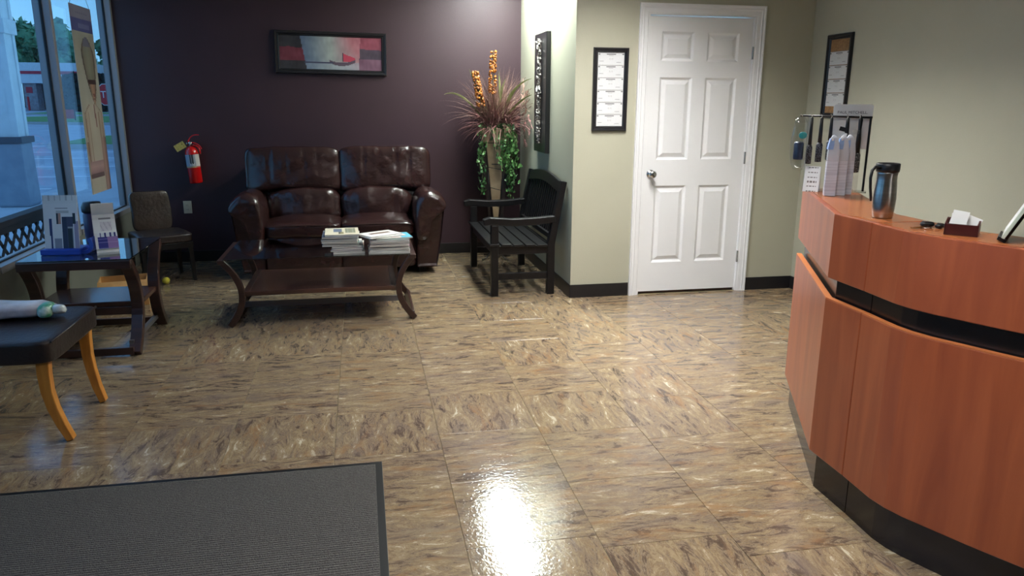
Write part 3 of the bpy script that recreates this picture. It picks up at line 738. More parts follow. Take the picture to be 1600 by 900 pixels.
framed('picture_frame', 'black frame holding six stacked certificates left of the white door', 'picture frame', (1.7925, YG-.001, 1.548), 0, .265, .585, .034, .022, certs(6))
framed('picture_frame', 'black frame with four certificates on cork on the right wall', 'picture frame', (XR-.001, 5.065, 1.648), -pi/2, .290, .585, .036, .022, certs(4, True, .16, .09))

def painting(s, t):
    n1 = noise.noise(Vector((s*9, t*5, 0))); n2 = noise.noise(Vector((s*40, t*6, 3)))*8
    def mixc(a, b, k): k = max(0, min(1, k)); return tuple(a[i]*(1-k)+b[i]*k for i in range(3))
    el = .20+.028*(1-t)*2
    er = .79-.02*(1-t)
    # rudder-like line and boat
    if abs(t-.20-.04*max(0, s-.3)) < .022 and .24 < s < .52: return (58, 58, 84)
    if .48 < s < .74 and abs((s-.61)/.13)*.12 > 0 and t > .115+.12*abs((s-.60)/.14)**2 and t < .22+.10*abs((s-.60)/.14)**2: return (84, 68, 82)
    if .615 < s < .735 and .25 < t < .50-(s-.615)*1.1: return (176, 62, 82)
    if .605 < s < .617 and .24 < t < .52: return (66, 54, 66)
    if s < el:
        base_ = (60, 56, 62) if t > .66+n1*.05 or t < .24 else (140, 44, 62)
        c = base_
    elif s < er:
        k = (s-el)/(er-el)
        c = mixc((92, 118, 158), (176, 182, 178), k*2.2) if k < .45 else mixc((176, 182, 178), (208, 110, 124), (k-.5)*2.4*(t+.35))
        c = mixc(c, (150, 166, 188), .5 if t < .22 else 0)
    else:
        c = (168, 60, 84) if t > .62+n1*.1 else (82, 64, 84) if t > .34 else (134, 80, 108)
    g = sum(c)/3; return tuple(max(0, min(255, (v*.72+g*.28)*.86+n2+n1*14)) for v in c)
def canvas(t, w_, h):
    obj('canvas', B(-w_/2, w_/2, -.012, -.001, -h/2, h/2), M_paper, t)
    obj('canvas_print', sheet(nb(), (-w_/2, -.0125, -h/2), (w_, 0, 0), (0, 0, h), 110, 44, painting), M_print, t)
framed('framed_painting', 'black framed abstract painting with a red sail above the loveseat', 'painting', (-.225, YP-.001, 1.877), 0, .985, .372, .044, .04, canvas, tilt=radians(.9))

wa = thing('wall_relief', 'tall black wall panel with a silver bark relief in the nook', 'wall art', (XN, 6.365, 1.527))
obj('back_panel', B(XN-.038, XN, 6.155, 6.575, 1.045, 2.01), M_frame, wa, world=True, bevel=.004)
bm = nb(); r_ = random.Random(3)
for i in range(340):
    k = r_.random(); z = 1.13+.82*k
    wdt = .014+.060*math.exp(-((k-.50)/.05)**2)+.040*math.exp(-((k-.12)/.04)**2); wdt *= (1 if k < .9 else (1-k)*8+.2)
    y = 6.335+r_.gauss(0, wdt*.40); x = XN-.046-abs(r_.gauss(0, .012))
    a = r_.uniform(-1.2, 1.2)+(pi/2 if abs(k-.5) < .05 or abs(k-.12) < .04 else .0)
    Mx = Matrix.Translation((x, y, z)) @ Matrix.Rotation(a, 4, 'X') @ Matrix.Rotation(r_.uniform(-.5, .5), 4, 'Z')
    bx(bm, -.005, .005, -.004, .004, -.016-r_.random()*.012, .016, M=Mx)
o = obj('bark_chip', bm, M_silver, wa, world=True); o['kind'] = 'stuff'
obj('stem', tube(nb(), [(XN-.045, 6.335, 1.12), (XN-.05, 6.34, 1.5), (XN-.045, 6.335, 1.95)], .012, 8, .005), M_silver, wa, world=True, smooth=True)

ex = thing('fire_extinguisher', 'red fire extinguisher with yellow tag on the plum wall', 'fire extinguisher', (-1.475, YP-.075, .90)); ex.rotation_euler = (0, radians(-3.5), 0)
obj('cylinder', lathe(nb(), [(.001, -.165), (.052, -.165), (.056, -.158), (.057, .10), (.053, .125), (.036, .150), (.022, .160), (.001, .162)], seg=28), M_red, ex, smooth=True)
def exlab(s, t):
    if t > .3 and .42 < s < .62 and int(s*40+t*30) % 3: return (40, 44, 44)
    if t < .12: return (176, 150, 100) if s < .7 else (180, 90, 80)
    if .16 < t < .34 and .36 < s < .66: return (225, 225, 225) if int(s*34) % 2 else (110, 110, 120)
    if .7 < s: return (196, 192, 188)
    return (150, 158, 170)
bm = nb(); lay = bm.loops.layers.float_color.new('Col')
for i in range(36):
    for j in range(20):
        a0, a1 = -pi*.98+pi*.96*i/36-.0, -pi*.98+pi*.96*(i+1)/36; z0, z1 = -.025+.115*j/20, -.025+.115*(j+1)/20
        fc = bm.faces.new([bm.verts.new((.0577*cos(a), .0577*sin(a), z)) for a, z in ((a0, z0), (a1, z0), (a1, z1), (a0, z1))])
        for l in fc.loops: l[lay] = S(*exlab((i+.5)/36, (j+.5)/20))
obj('label_band', bm, M_print, ex)
obj('valve', lathe(nb(), [(.001, .155), (.016, .158), (.017, .19), (.012, .20), (.001, .205)], seg=14), M_chrome, ex, smooth=True)
obj('gauge', lathe(nb(), [(.001, 0), (.013, 0), (.013, .012), (.001, .014)], M=Matrix.Translation((-.018, -.012, .185)) @ Matrix.Rotation(-pi/2, 4, 'Y'), seg=12), M_chrome, ex)
obj('handle', sweep(nb(), curve((-.015, 0, .20), (.085, 0, .255), (-.01, 0, .022)), (0, 1, 0), .008, .022), M_red, ex)
obj('squeeze_lever', sweep(nb(), curve((-.005, 0, .195), (.09, 0, .13), (.015, 0, .015)), (0, 1, 0), .010, .022), M_red, ex)
obj('hose', tube(nb(), curve((.02, -.01, .17), (.07, -.01, .09), (.02, 0, .015)), .008, 8), M_red, ex, smooth=True)
tg = B(-.046, .046, -.001, .001, -.030, .030, M=Matrix.Translation((-.085, -.02, .165)) @ Matrix.Rotation(radians(-26), 4, 'Y'))
def tagp(s, t): return (196, 176, 92) if (int(s*16+2) % 5 or int(t*11) % 3) and not (.7 < s < .85 and .55 < t < .75) else (130, 112, 50)
obj('inspection_tag', tg, mat('yellow_tag', S(200, 182, 96), .6), ex)
bm = sheet(nb(), (-.046, -.0014, -.030), (.092, 0, 0), (0, 0, .060), 24, 16, tagp); bmesh.ops.transform(bm, matrix=Matrix.Translation((-.085, -.02, .165)) @ Matrix.Rotation(radians(-26), 4, 'Y'), verts=bm.verts); obj('tag_print', bm, M_print, ex)
obj('wall_bracket', B(-.02, .02, .05, .074, -.06, .13), M_black, ex)

ol = thing('outlet_plate', 'beige wall outlet plate left of the loveseat', 'outlet', (-1.575, YP, .508))
obj('cover_plate', B(-.036, .036, -.007, 0, -.057, .057), M_beige, ol, bevel=.003)
for dz in (-.02, .02):
    r_o = obj('receptacle', B(-.016, .016, -.0095, -.006, dz-.013, dz+.013), M_beige, ol, bevel=.002)
    obj('slot', B(-.007, -.005, -.0100, -.009, dz-.004, dz+.005), M_black, r_o); obj('slot', B(.005, .007, -.0100, -.009, dz-.004, dz+.005), M_black, r_o)

# ------------------------------------------------------------------ planter with dried arrangement
PX, PY = 1.235, 7.02
pl = thing('tall_planter', 'tall tapering tan planter on a black iron stand in the nook corner', 'planter', (PX, PY, 0), radians(-14))
def sq(h, z, o_=0): return [(-h+o_, -h, z), (h+o_, -h, z), (h+o_, h, z), (-h+o_, h, z)]
obj('vase_body', ring_loft(nb(), [sq(.026, .36), sq(.105, 1.10), sq(.095, 1.10), sq(.09, 1.0)]), M_darkbr, pl, bevel=.004)
for sx_ in (-1, 1):
    obj('iron_strap', sweep(nb(), [(sx_*.128, -.118, 1.10), (sx_*.085, -.085, .72), (sx_*.052, -.05, .36)], (0, 1, 0), [.034, .030, .022], .012), M_darkbr, pl)
obj('vase_rim', ring_loft(nb(), [sq(.118, 1.095), sq(.132, 1.225), sq(.112, 1.225), sq(.10, 1.10)]), M_tan, pl, bevel=.006)
# tan front tiles, set between diagonal joints
def vfront(z): return .026+(.105-.026)*(z-.36)/.74
zc = [(.372, .50), (.503, .66), (.663, .85), (.853, 1.09)]
for a, b in zc:
    h0, h1 = vfront(a)*.80, vfront(b)*.80; sk = .25
    za, zb = a+h0*sk, b
    ringA = [(-h0, -vfront(a)-.001, a+.02), (h0, -vfront(a)-.001, a-.004), (h1, -vfront(b)-.001, b-.006), (-h1, -vfront(b)-.001, b+.016 if b < 1.05 else b)]
    ringB = [(x, y-.007, z) for x, y, z in ringA]
    obj('glazed_tile', ring_loft(nb(), [ringA, ringB]), M_tan, pl, bevel=.002)
for sx_ in (-1, 1):
    for sy_ in (-1, 1):
        pts = [(sx_*.075, sy_*.075, .98), (sx_*.060, sy_*.060, .60), (sx_*.055, sy_*.055, .30), (sx_*.060, sy_*.060, .06), (sx_*.085, sy_*.085, .015), (sx_*.125, sy_*.125, .008)]
        obj('stand_leg', tube(nb(), pts, .007, 8), M_iron, pl, smooth=True)
for z_, h in ((.33, .056), (.90, .078)):
    obj('stand_ring', tube(nb(), [(h*1.2*cos(a), h*1.2*sin(a), z_) for a in [2*pi*i/24 for i in range(25)]], .005, 6), M_iron, pl, smooth=True)
obj('foam_fill', B(-.09, .09, -.09, .09, 1.12, 1.17), M_stem, pl)

r_ = random.Random(11)
ga = thing('dried_grass_arrangement', 'dried red grass and orange berry arrangement in the tall planter', 'flower arrangement', (PX, PY, 1.17))
def blade(bm, p0, d, ln, droop, w0, n=7, flat=None):
    p = Vector(p0); d = Vector(d).normalized(); side = d.cross(Vector((0, 0, 1))); side = side.normalized() if side.length > .01 else Vector((1, 0, 0))
    side = (Matrix.Rotation(r_.uniform(-1.2, 1.2), 3, d) @ side)
    prev = None
    for i in range(n+1):
        w_ = w0*(1-(i/n)**1.5)+.0004
        a, b = bm.verts.new(p-side*w_/2), bm.verts.new(p+side*w_/2)
        if prev: bm.faces.new((prev[0], prev[1], b, a))
        prev = (a, b); p = p+d*ln/n; d = (d+Vector((0, 0, -droop/n))).normalized()
def clampx(P_): return P_
def spray(nm, n, m, lo, hi, up, droop, wd):
    bm = nb()
    for i in range(n):
        a = r_.uniform(0, 2*pi); sp = r_.uniform(.15, 1)
        d = Vector((cos(a)*sp, sin(a)*sp*.75, r_.uniform(*up)))
        blade(bm, (PX+r_.uniform(-.08, .08), PY+r_.uniform(-.07, .07), 1.19), d, r_.uniform(lo, hi), droop*r_.uniform(.5, 1.3), wd)
    for v in bm.verts:      # keep clear of the two walls
        v.co.y = min(v.co.y, YP-.02-.02*r_.random()); v.co.x = min(v.co.x, XN-.012-.02*r_.random())
    o = obj(nm, bm, m, ga, world=True); o['kind'] = 'stuff'; return o
spray('red_grass', 1500, M_grassred, .14, .42, (.2, 2.0), 1.9, .010)
spray('fine_grass', 700, mat('pale_dried_grass', S(150, 116, 104), .7), .30, .60, (.7, 2.6), 1.3, .0045)
spray('fern_frond', 90, M_grassgrn, .15, .42, (.8, 2.6), .5, .009)
for p0, p1, bw_ in (((PX-.05, PY-.02, 1.2), (.757, 7.0, 1.52), (-.02, 0, .12)), ((PX+.08, PY-.04, 1.35), (1.515, 6.78, 1.66), (-.03, 0, .06)), ((PX+.06, PY-.06, 1.3), (1.512, 6.76, 1.52), (.01, 0, .04)), ((PX, PY-.03, 1.3), (1.25, 6.98, 1.72), (.02, 0, .02)), ((PX+.02, PY-.05, 1.25), (1.30, 6.9, 1.66), (-.02, 0, .02)), ((PX-.03, PY-.05, 1.25), (.98, 6.95, 1.74), (-.02, 0, .03)), ((PX+.05, PY-.05, 1.3), (1.44, 6.86, 1.62), (-.02, 0, .05))):
    pts = curve(p0, p1, bw_, 12); obj('long_blade', sweep(nb(), pts, (0, 1, .3), [.018*sin(pi*min(1, (i+1.2)/13.2))+.002 for i in range(13)], .0016), M_grassgrn, ga, world=True)
for (bx0, bz0, bx1, bz1, rr) in ((1.185, 1.53, 1.195, 1.90, .036), (1.08, 1.42, 1.03, 1.72, .036)):
    sp = obj('berry_spike', tube(nb(), [(PX-.02, PY-.03, 1.2), ((bx0+PX)/2, 6.95, bz0-.12), (bx0, 6.93, bz0), (bx1, 6.93, bz1)], .004, 6), M_stem, ga, world=True)
    Wi = W(sp).inverted() if False else None
    bm = nb()
    for i in range(120):
        k = r_.random(); a = r_.uniform(0, 2*pi); c = Vector((bx0+(bx1-bx0)*k+rr*.9*cos(a)*(1-.3*k), 6.93+rr*.8*sin(a), bz0+(bz1-bz0)*k))
        q = bmesh.ops.create_icosphere(bm, subdivisions=1, radius=.012)['verts']; bmesh.ops.translate(bm, vec=c, verts=q)
    b_ = obj('berry', bm, M_berry, sp, world=True, smooth=True); b_['kind'] = 'stuff'

iv = thing('ivy_plant', 'trailing green ivy hanging over the rim of the tall planter', 'plant', (PX, PY, 1.2))
def leaf(bm, c, s_, d):
    # five-lobed ivy leaf folded on its midrib
    out_ = [(0, 0), (.35, .12), (.30, .42), (.12, .55), (0, 1.0), (-.12, .55), (-.30, .42), (-.35, .12)]
    R_ = Matrix.Rotation(r_.uniform(-pi, pi), 3, 'Z') @ Matrix.Rotation(r_.uniform(.5, 2.2), 3, 'X') @ Matrix.Rotation(r_.uniform(-.6, .6), 3, 'Y')
    vs = [bm.verts.new(Vector(c)+R_ @ (Vector((x, y, abs(x)*.35))*s_)) for x, y in out_]
    bm.faces.new([vs[0], vs[1], vs[2], vs[3], vs[4]]); bm.faces.new([vs[0], vs[4], vs[5], vs[6], vs[7]])
strands = [((-.13, -.06), (-.02, -.02), .60, 46), ((-.14, -.10), (-.03, -.02), .40, 34), ((-.06, -.135), (.12, -.03), .40, 46), ((.02, -.14), (.10, -.03), .50, 50), ((.06, -.14), (.05, -.03), .66, 60), ((.10, -.14), (.03, -.02), .50, 50), ((.13, -.08), (.05, -.04), .40, 40), ((.12, -.12), (.0, -.03), .55, 48), ((.14, -.04), (.03, -.03), .34, 30)]
for (dx, dy), (ex_, ey), ln, nl in strands:
    p0 = Vector((PX+dx*.5, PY+dy*.5, 1.22)); p1 = Vector((PX+dx, PY+dy, 1.24)); pts = [p0, p1]
    for i in range(1, 9): pts.append(Vector((PX+dx+ex_*(i/8)+r_.uniform(-.012, .012), PY+dy+ey*i/8, 1.22-ln*i/8)))
    for p_ in pts: p_.x = min(p_.x, XN-.05)
    sp = obj('vine', tube(nb(), pts, .0028, 5), M_stem, iv, world=True)
    bm = nb()
    for i in range(int(nl*1.5)):
        k = r_.uniform(.3, len(pts)-1.01); a = int(k); c = pts[a].lerp(pts[a+1], k-a)+Vector((r_.uniform(-.035, .035), r_.uniform(-.035, .01), r_.uniform(-.015, .015)))
        c.x = min(c.x, XN-.045)
        leaf(bm, c, r_.uniform(.030, .050), 0)
    b_ = obj('leaf', bm, M_ivy, sp, world=True); b_['kind'] = 'stuff'

# ------------------------------------------------------------------ things on the reception desk
mg = thing('travel_mug', 'stainless steel travel mug with black lid and handle on the desk', 'mug', (1.768, 2.31, ZT))
obj('mug_body', lathe(nb(), [(.001, 0), (.030, 0), (.033, .004), (.036, .03), (.0375, .07), (.0355, .10), (.033, .13), (.0335, .150), (.036, .160), (.001, .161)], seg=36), M_steel, mg, smooth=True)
obj('lid', lathe(nb(), [(.001, .158), (.037, .158), (.038, .165), (.0385, .184), (.036, .187), (.030, .180), (.001, .180)], seg=32), M_black, mg, smooth=True)
obj('handle', tube(nb(), [(-.034, -.008, .172), (-.062, -.018, .176), (-.078, -.024, .165), (-.082, -.026, .14), (-.078, -.025, .11), (-.068, -.020, .075), (-.066, -.019, .062)], .0055, 8, .0045), M_black, mg, smooth=True)

ky = thing('car_keys', 'bunch of car keys with black fobs on the desk', 'keys', (1.77, 2.09, ZT))
obj('key_fob', pillow(.0, .005, .010, .045, .026, .018, p=3, cuts=6), M_black, ky, smooth=True)
obj('key_fob', pillow(.028, -.018, .008, .040, .024, .014, p=3, cuts=6, M=Matrix.Rotation(.5, 4, 'Z')), M_black, ky, smooth=True)
obj('badge', lathe(nb(), [(.001, .0150), (.009, .0150), (.009, .0168), (.001, .0172)], c=(.030, -.018, 0), seg=14), M_chrome, ky)
obj('badge', lathe(nb(), [(.001, .018), (.008, .018), (.008, .0205), (.001, .021)], c=(-.008, .008, 0), seg=14), M_chrome, ky)
obj('key_ring', tube(nb(), [(-.018+.016*cos(a), -.012+.016*sin(a), .003) for a in [2*pi*i/20 for i in range(21)]], .0012, 5), M_chrome, ky)
for a, r0 in ((2.9, .0), (3.3, .006)):
    obj('key_blade', B(0, .045, -.003, .003, 0, .002, M=Matrix.Translation((-.022, -.012+r0, .001+r0*.4)) @ Matrix.Rotation(a, 4, 'Z')), mat('brass_key', S(190, 150, 90), .3, 1), ky)

ch = thing('card_holder', 'brown wooden card holder with white cards on the desk', 'card holder', (1.775, 1.955, ZT), radians(-48))
M_chw = mat('burgundy_wood', S(66, 28, 26), .3)
obj('holder_back', B(-.045, .045, .018, .024, 0, .048), M_chw, ch, bevel=.001)
obj('holder_front', B(-.045, .045, -.024, -.018, 0, .034), M_chw, ch, bevel=.001)
for x in (-.045, .040): obj('holder_side', ring_loft(nb(), [[(x, -.024, 0), (x, .024, 0), (x, .024, .048), (x, -.024, .034)], [(x+.005, -.024, 0), (x+.005, .024, 0), (x+.005, .024, .048), (x+.005, -.024, .034)]]), M_chw, ch)
obj('holder_floor', B(-.040, .040, -.018, .018, 0, .006), M_chw, ch)
for k, (yy, a, hgt, xx) in enumerate(((-.010, .18, .062, -.018), (-.004, .12, .066, -.015), (.002, -.06, .058, -.008), (.008, .34, .052, .012))):
    obj('card', B(-.022, .022, -.0005, .0005, 0, hgt, M=Matrix.Translation((xx, yy, .006)) @ Matrix.Rotation(a, 4, 'Y') @ Matrix.Rotation(-.12, 4, 'X')), M_paper, ch)

ea = thing('sign_easel', 'sign leaning back on a thin black easel at the desk end', 'sign', (1.835, 1.862, ZT+.001), radians(224))
# local: board plane faces -y, leans towards +y
Ml = Matrix.Rotation(radians(-25), 4, 'X')
obj('sign_board', B(-.08, .08, -.010, -.001, .012, .27, M=Ml), mat('pale_green_board', S(196, 206, 190), .4), ea, bevel=.001)
obj('sign_face', B(-.07, .07, -.0112, -.0102, .024, .26, M=Ml), M_paper, ea)
obj('easel_frame', B(-.05, -.042, .0, .008, .0, .27, M=Ml), M_black, ea); obj('easel_frame', B(.042, .05, .0, .008, .0, .27, M=Ml), M_black, ea)
obj('easel_lip', B(-.06, .06, -.016, .006, .0, .010, M=Ml), M_black, ea)
obj('easel_prop', tube(nb(), [(0, .096, .205), (0, .135, .0)], .0035, 6), M_black, ea)

# retail rack at the far end of the desk
RX, RY = 2.02, 3.03
rk = thing('display_rack', 'white retail display board with black hook rail on the desk end', 'display', (RX, RY, ZT))
RA = radians(-32)      # board runs along the top, facing the room
Mr = Matrix.Translation((RX, RY, ZT)) @ Matrix.Rotation(RA, 4, 'Z')
def rko(n, bm, m, parent=None, **kw):
    bmesh.ops.transform(bm, matrix=Mr, verts=bm.verts); return obj(n, bm, m, parent or rk, world=True, **kw)
rko('base_plate', B(-.10, .165, .02, .075, 0, .008), M_clear, None)
rko('sign_board', ring_loft(nb(), [[(x, y, z) for x, z in ((.005, .19), (.155, .19), (.160, .372), (.154, .380), (.006, .380), (-.001, .372))] for y in (.058, .064)]), M_paper, None)
for x in (-.095, .152): rko('rack_post', tube(nb(), [(x, .04, .008), (x, .04, .33)], .005, 8), M_clear if x < 0 else M_black)
rko('sign_support', B(.02, .13, .066, .069, .008, .30), M_clear)
rko('hook_rail', tube(nb(), [(-.135, .04, .33), (.158, .04, .325)], .0045, 8), M_black, None, smooth=True)
hooks = [-.125, -.085, -.045, -.005, .06, .11]
for x in hooks: rko('hook', tube(nb(), [(x, .04, .33), (x, .0, .328), (x-.006, -.02, .338)], .0022, 6), M_chrome)
lt = text_mesh('PAUL MITCHELL.', .0165); lt.materials.clear(); lt.materials.append(mat('dark_ink', S(60, 60, 62), .5))
lo_ = D.objects.new('lettering', lt); C.objects.link(lo_); lo_.parent = rk
lo_.matrix_local = Matrix.Rotation(RA, 4, 'Z') @ Matrix.Translation((.078, .0575, .345)) @ Matrix.Rotation(pi/2, 4, 'X')
def hung(name, lab, cat, x, group=None):
    p = Mr @ Vector((x, -.004, .326)); return thing(name, lab, cat, p, RA, group)
# bag with teal tie and dark jar on the far left hooks
hb = hung('clear_bag', 'clear plastic bag holding a dark blue jar with a teal clip', 'bag', -.125)
bm = pillow(-.002, -.012, -.115, .068, .035, .235, p=3.5, cuts=10, lump=.012, seed=3); obj('bag_film', bm, M_clear, hb, smooth=True)
obj('jar', lathe(nb(), [(.001, -.185), (.020, -.185), (.021, -.18), (.021, -.115), (.018, -.108), (.001, -.106)], c=(-.004, -.012, 0), seg=20), mat('navy_jar', S(52, 62, 84), .3, col2=S(30, 38, 56), scale=40), hb, smooth=True)
obj('header_card', B(-.03, .026, -.013, -.011, -.025, .0), M_clear, hb)
obj('teal_clip', pillow(.008, -.02, -.078, .036, .012, .03, p=2.2, cuts=6, lump=.012, seed=2), mat('teal_plastic', S(30, 150, 150), .35), hb, smooth=True)
for x, lab, hl_, rr in ((-.085, 'black handled hairbrush hanging behind the clear bag', .12, .008), (-.045, 'black handled hairbrush above the front product carton', .11, .009), (-.005, 'black handled hairbrush in the middle of the hook rail', .10, .008), (.06, 'black hairbrush with grey tags near the right of the rail', .07, .009)):
    h_ = hung('hairbrush', lab, 'hairbrush', x)
    obj('handle', lathe(nb(), [(.001, -hl_), (rr, -hl_), (rr*.9, -hl_*.5), (rr*.7, -.005), (.001, .0)], seg=12), M_black, h_, smooth=True)
    obj('bristle_head', lathe(nb(), [(.001, -hl_-.085), (rr*1.5, -hl_-.083), (rr*1.6, -hl_-.01), (rr, -hl_), (.001, -hl_+.001)], seg=14), mat('dark_bristle_%s' % lab[:9].strip().replace(' ', '_'), S(30, 30, 34), .6, col2=S(90, 92, 98), scale=160, contrast=(.45, .6)), h_, smooth=True)
    if x == .06: obj('price_tag', B(-.018, .012, -.014, -.012, -.062, -.044, M=Matrix.Rotation(.25, 4, 'Y')), M_black, h_); obj('price_tag', B(-.010, .02, -.016, -.014, -.086, -.066, M=Matrix.Rotation(.25, 4, 'Y')), M_paper, h_)
h_ = hung('round_brush', 'black round brush with textured grip at the right end of the rail', 'hairbrush', .11)
obj('handle', lathe(nb(), [(.001, -.15), (.011, -.15), (.010, -.09), (.007, -.05), (.009, -.01), (.001, .01)], seg=14), M_black, h_, smooth=True)
obj('grip', lathe(nb(), [(.001, -.236), (.013, -.234), (.015, -.22), (.015, -.16), (.011, -.15), (.001, -.15)], seg=16), mat('mesh_grip', S(36, 36, 38), .5, col2=S(150, 150, 152), scale=220, contrast=(.5, .6)), h_, smooth=True)
obj('tag_film', pillow(-.012, -.014, -.062, .034, .006, .02, p=3, cuts=4, lump=.006), M_clear, h_, smooth=True)
# tall cartons
M_carton = mat('pale_carton', S(214, 216, 226), .35, col2=S(196, 198, 210), scale=3, stretch=(1, 1, 30), contrast=(.45, .55))
M_bluelab = mat('pale_blue_label', S(150, 180, 226), .35)
for i, (x, y, lab) in enumerate(((1.960, 2.915, 'pale product carton with blue cap label, left of the three'), (2.012, 2.925, 'pale product carton with blue cap label, middle of the three'), (2.060, 2.950, 'pale product carton with blue cap label, right of the three'))):
    p = thing('product_carton', lab, 'carton', (x, y, ZT), radians(-25), 'pale product cartons on the desk')
    obj('carton_body', B(-.023, .023, -.018, .018, 0, .145), M_carton, p, bevel=.002)
    rings = []
    for z_, k in ((.145, 1), (.18, .98), (.215, .86), (.24, .62), (.252, .30), (.255, .05)): rings.append([(-.023*k-(1-k)*.004, -.018*k, z_), (.023*k-(1-k)*.004, -.018*k, z_), (.023*k-(1-k)*.004, .018*k, z_), (-.023*k-(1-k)*.004, .018*k, z_)])
    obj('clear_top', ring_loft(nb(), rings), mat('frosted_film_%d' % i, S(212, 216, 224), .15, col2=S(200, 204, 214), scale=5, coat=.6), p, bevel=.003, smooth=True)
    obj('blue_label', ring_loft(nb(), [[(-.0245, -.019, .195), (-.004, -.0195, .195), (-.004, .019, .195), (-.0245, .019, .195)], [(-.022, -.017, .215), (-.001, -.0175, .215), (-.001, .017, .215), (-.022, .017, .215)], [(-.018, -.0125, .240), (-.002, -.0125, .240), (-.002, .0125, .240), (-.018, .0125, .240)]]), M_bluelab, p)
    obj('cap_dot', lathe(nb(), [(.001, 0), (.005, 0), (.005, .001), (.001, .0012)], M=Matrix.Translation((-.009, -.0155, .236)) @ Matrix.Rotation(pi/2+.2, 4, 'X'), seg=10), M_paper, p)
pc = thing('price_card', 'small white folded price card at the far corner of the desk', 'sign', (1.975, 3.075, ZT), radians(-40)); pc.scale = (1.25, 1.1, 1.35)
obj('card_front', B(-.026, .026, -.0006, .0006, 0, .088, M=Matrix.Translation((0, -.02, 0)) @ Matrix.Rotation(radians(-22), 4, 'X')), M_paper, pc)
obj('card_back', B(-.026, .026, -.0006, .0006, 0, .084, M=Matrix.Translation((0, .045, 0)) @ Matrix.Rotation(radians(22), 4, 'X')), M_paper, pc)
def pcf(s, t): return (130, 120, 112) if (int(t*22) % 4 == 0 and .15 < s < .85 and int(s*17) % 3) else (240, 238, 234)
bm = sheet(nb(), (-.026, -.001, .0), (.052, 0, 0), (0, 0, .088), 18, 26, pcf); bmesh.ops.transform(bm, matrix=Matrix.Translation((0, -.02, 0)) @ Matrix.Rotation(radians(-22), 4, 'X'), verts=bm.verts); obj('card_print', bm, M_print, pc)

# ------------------------------------------------------------------ hanging window poster
po = thing('window_poster', 'tall beige poster of a long-haired woman hanging in the window', 'poster', (-1.99, 6.41, 1.45))
def lerp(a, b, k): k = max(0, min(1, k)); return tuple(a[i]*(1-k)+b[i]*k for i in range(3))
def posterf(s, t):
    n_ = noise.noise(Vector((s*5, t*9, 1)))*8
    c = lerp((142, 134, 114), (168, 156, 130), 1-t)
    if t > .93: c = (124, 116, 124) if not (.25 < s < .8 and .955 < t < .968 and int(s*30) % 3) else (104, 98, 112)
    elif t > .865: c = (74, 72, 110) if not (.3 < s < .85 and .885 < t < .905 and int(s*40) % 3) else (120, 118, 140)
    else:
        k = (.80-t)/.32                      # 0 at the crown, 1 at the chin
        if -.12 < k < 1:
            kk = max(0, k)
            wd = (.27*min(1, (k+.12)*4)**.5)*(1-kk**2.2)+.03
            cs = .58+.10*kk; d = (s-cs)/wd
            if abs(d) < 1:
                c = lerp((128, 122, 96), (112, 98, 72), abs(d)) if k > .02 else (96, 90, 96)
                if abs(d) > .80: c = (74, 54, 38)
                if k > .62 and -.55 < d < .75: c = lerp((164, 124, 92), (120, 84, 58), abs(d))
                if .58 < k < .66 and abs(d) < .9: c = (66, 44, 32)
                if .80 < k < .85 and -.2 < d < .5: c = (110, 52, 44)
                if .88 < k < .90: c = (110, 76, 56)
        if t < .485:
            kc = abs(s-.53); w_ = .43*min(1, ((.495-t)/.06))**.6 if t > .43 else .43-.10*max(0, .43-t)
            if kc < w_ or t < .28:
                c = lerp((164, 150, 126), (150, 126, 100), (kc/max(.1, w_))**3)
                if abs(kc-w_) < .035: c = (112, 80, 56)
                if abs(kc-.24) < .02 and t < .44: c = (124, 92, 66)
                if abs(s-.60-.25*(.47-t)) < .028 and .36 < t: c = (112, 62, 48)
            if .105 < t < .175 and .08 < s < .76: c = lerp((158, 124, 110), (112, 80, 72), abs(t-.145)*16)
            if s > .74 and t < .30: c = lerp((160, 126, 104), (100, 70, 56), abs(s-.85)*6)
            if .085 < t < .105 and s < .72: c = (92, 68, 58)
            if t < .085 and s < .72: c = (166, 152, 128)
            if t < .24 and s < .06: c = (142, 134, 114)
    return tuple(max(0, min(255, v*1.1+n_+d_)) for v, d_ in zip(c, (0, 8, 22)))
obj('poster_sheet', B(-1.9925, -1.9905, 6.185, 6.64, .765, 2.13), M_paper, po, world=True)
obj('poster_print', sheet(nb(), (-1.9900, 6.185, .765), (0, .455, 0), (0, 0, 1.365), 40, 120, posterf), M_poster, po, world=True)
obj('hanging_cord', tube(nb(), [(-1.991, 6.21, 2.13), (-1.991, 6.41, 2.375), (-1.991, 6.62, 2.13)], .0015, 5), M_black, po, world=True)

# ------------------------------------------------------------------ outside
GZ = -.08
M_conc = mat('sidewalk_concrete', S(186, 192, 198), .8, col2=S(172, 178, 186), scale=2, bump=.1)
M_asph = mat('wet_asphalt', S(166, 176, 190), .6, col2=S(146, 156, 170), scale=.8, detail=6)
M_line = mat('parking_paint', S(226, 230, 236), .6)
M_lawn = mat('lawn_green', S(96, 148, 76), .9, col2=S(74, 122, 58), scale=4)
M_curb = mat('curb_concrete', S(176, 178, 178), .8)
M_wht = mat('white_siding', S(226, 230, 232), .6)
M_bluegrey = mat('bluegrey_masonry', S(150, 160, 172), .7, col2=S(136, 146, 160), scale=5, bump=.2)
M_brwood = mat('rail_brown_wood', S(66, 50, 44), .7, scale=6)
M_tree = None
struct('floor_sidewalk', B(-5.3, XL-.105, -6, 26, GZ-.1, GZ), M_conc)
struct('floor_parking', B(-160, -5.3, -20, 260, GZ-.16, GZ-.06), M_asph)
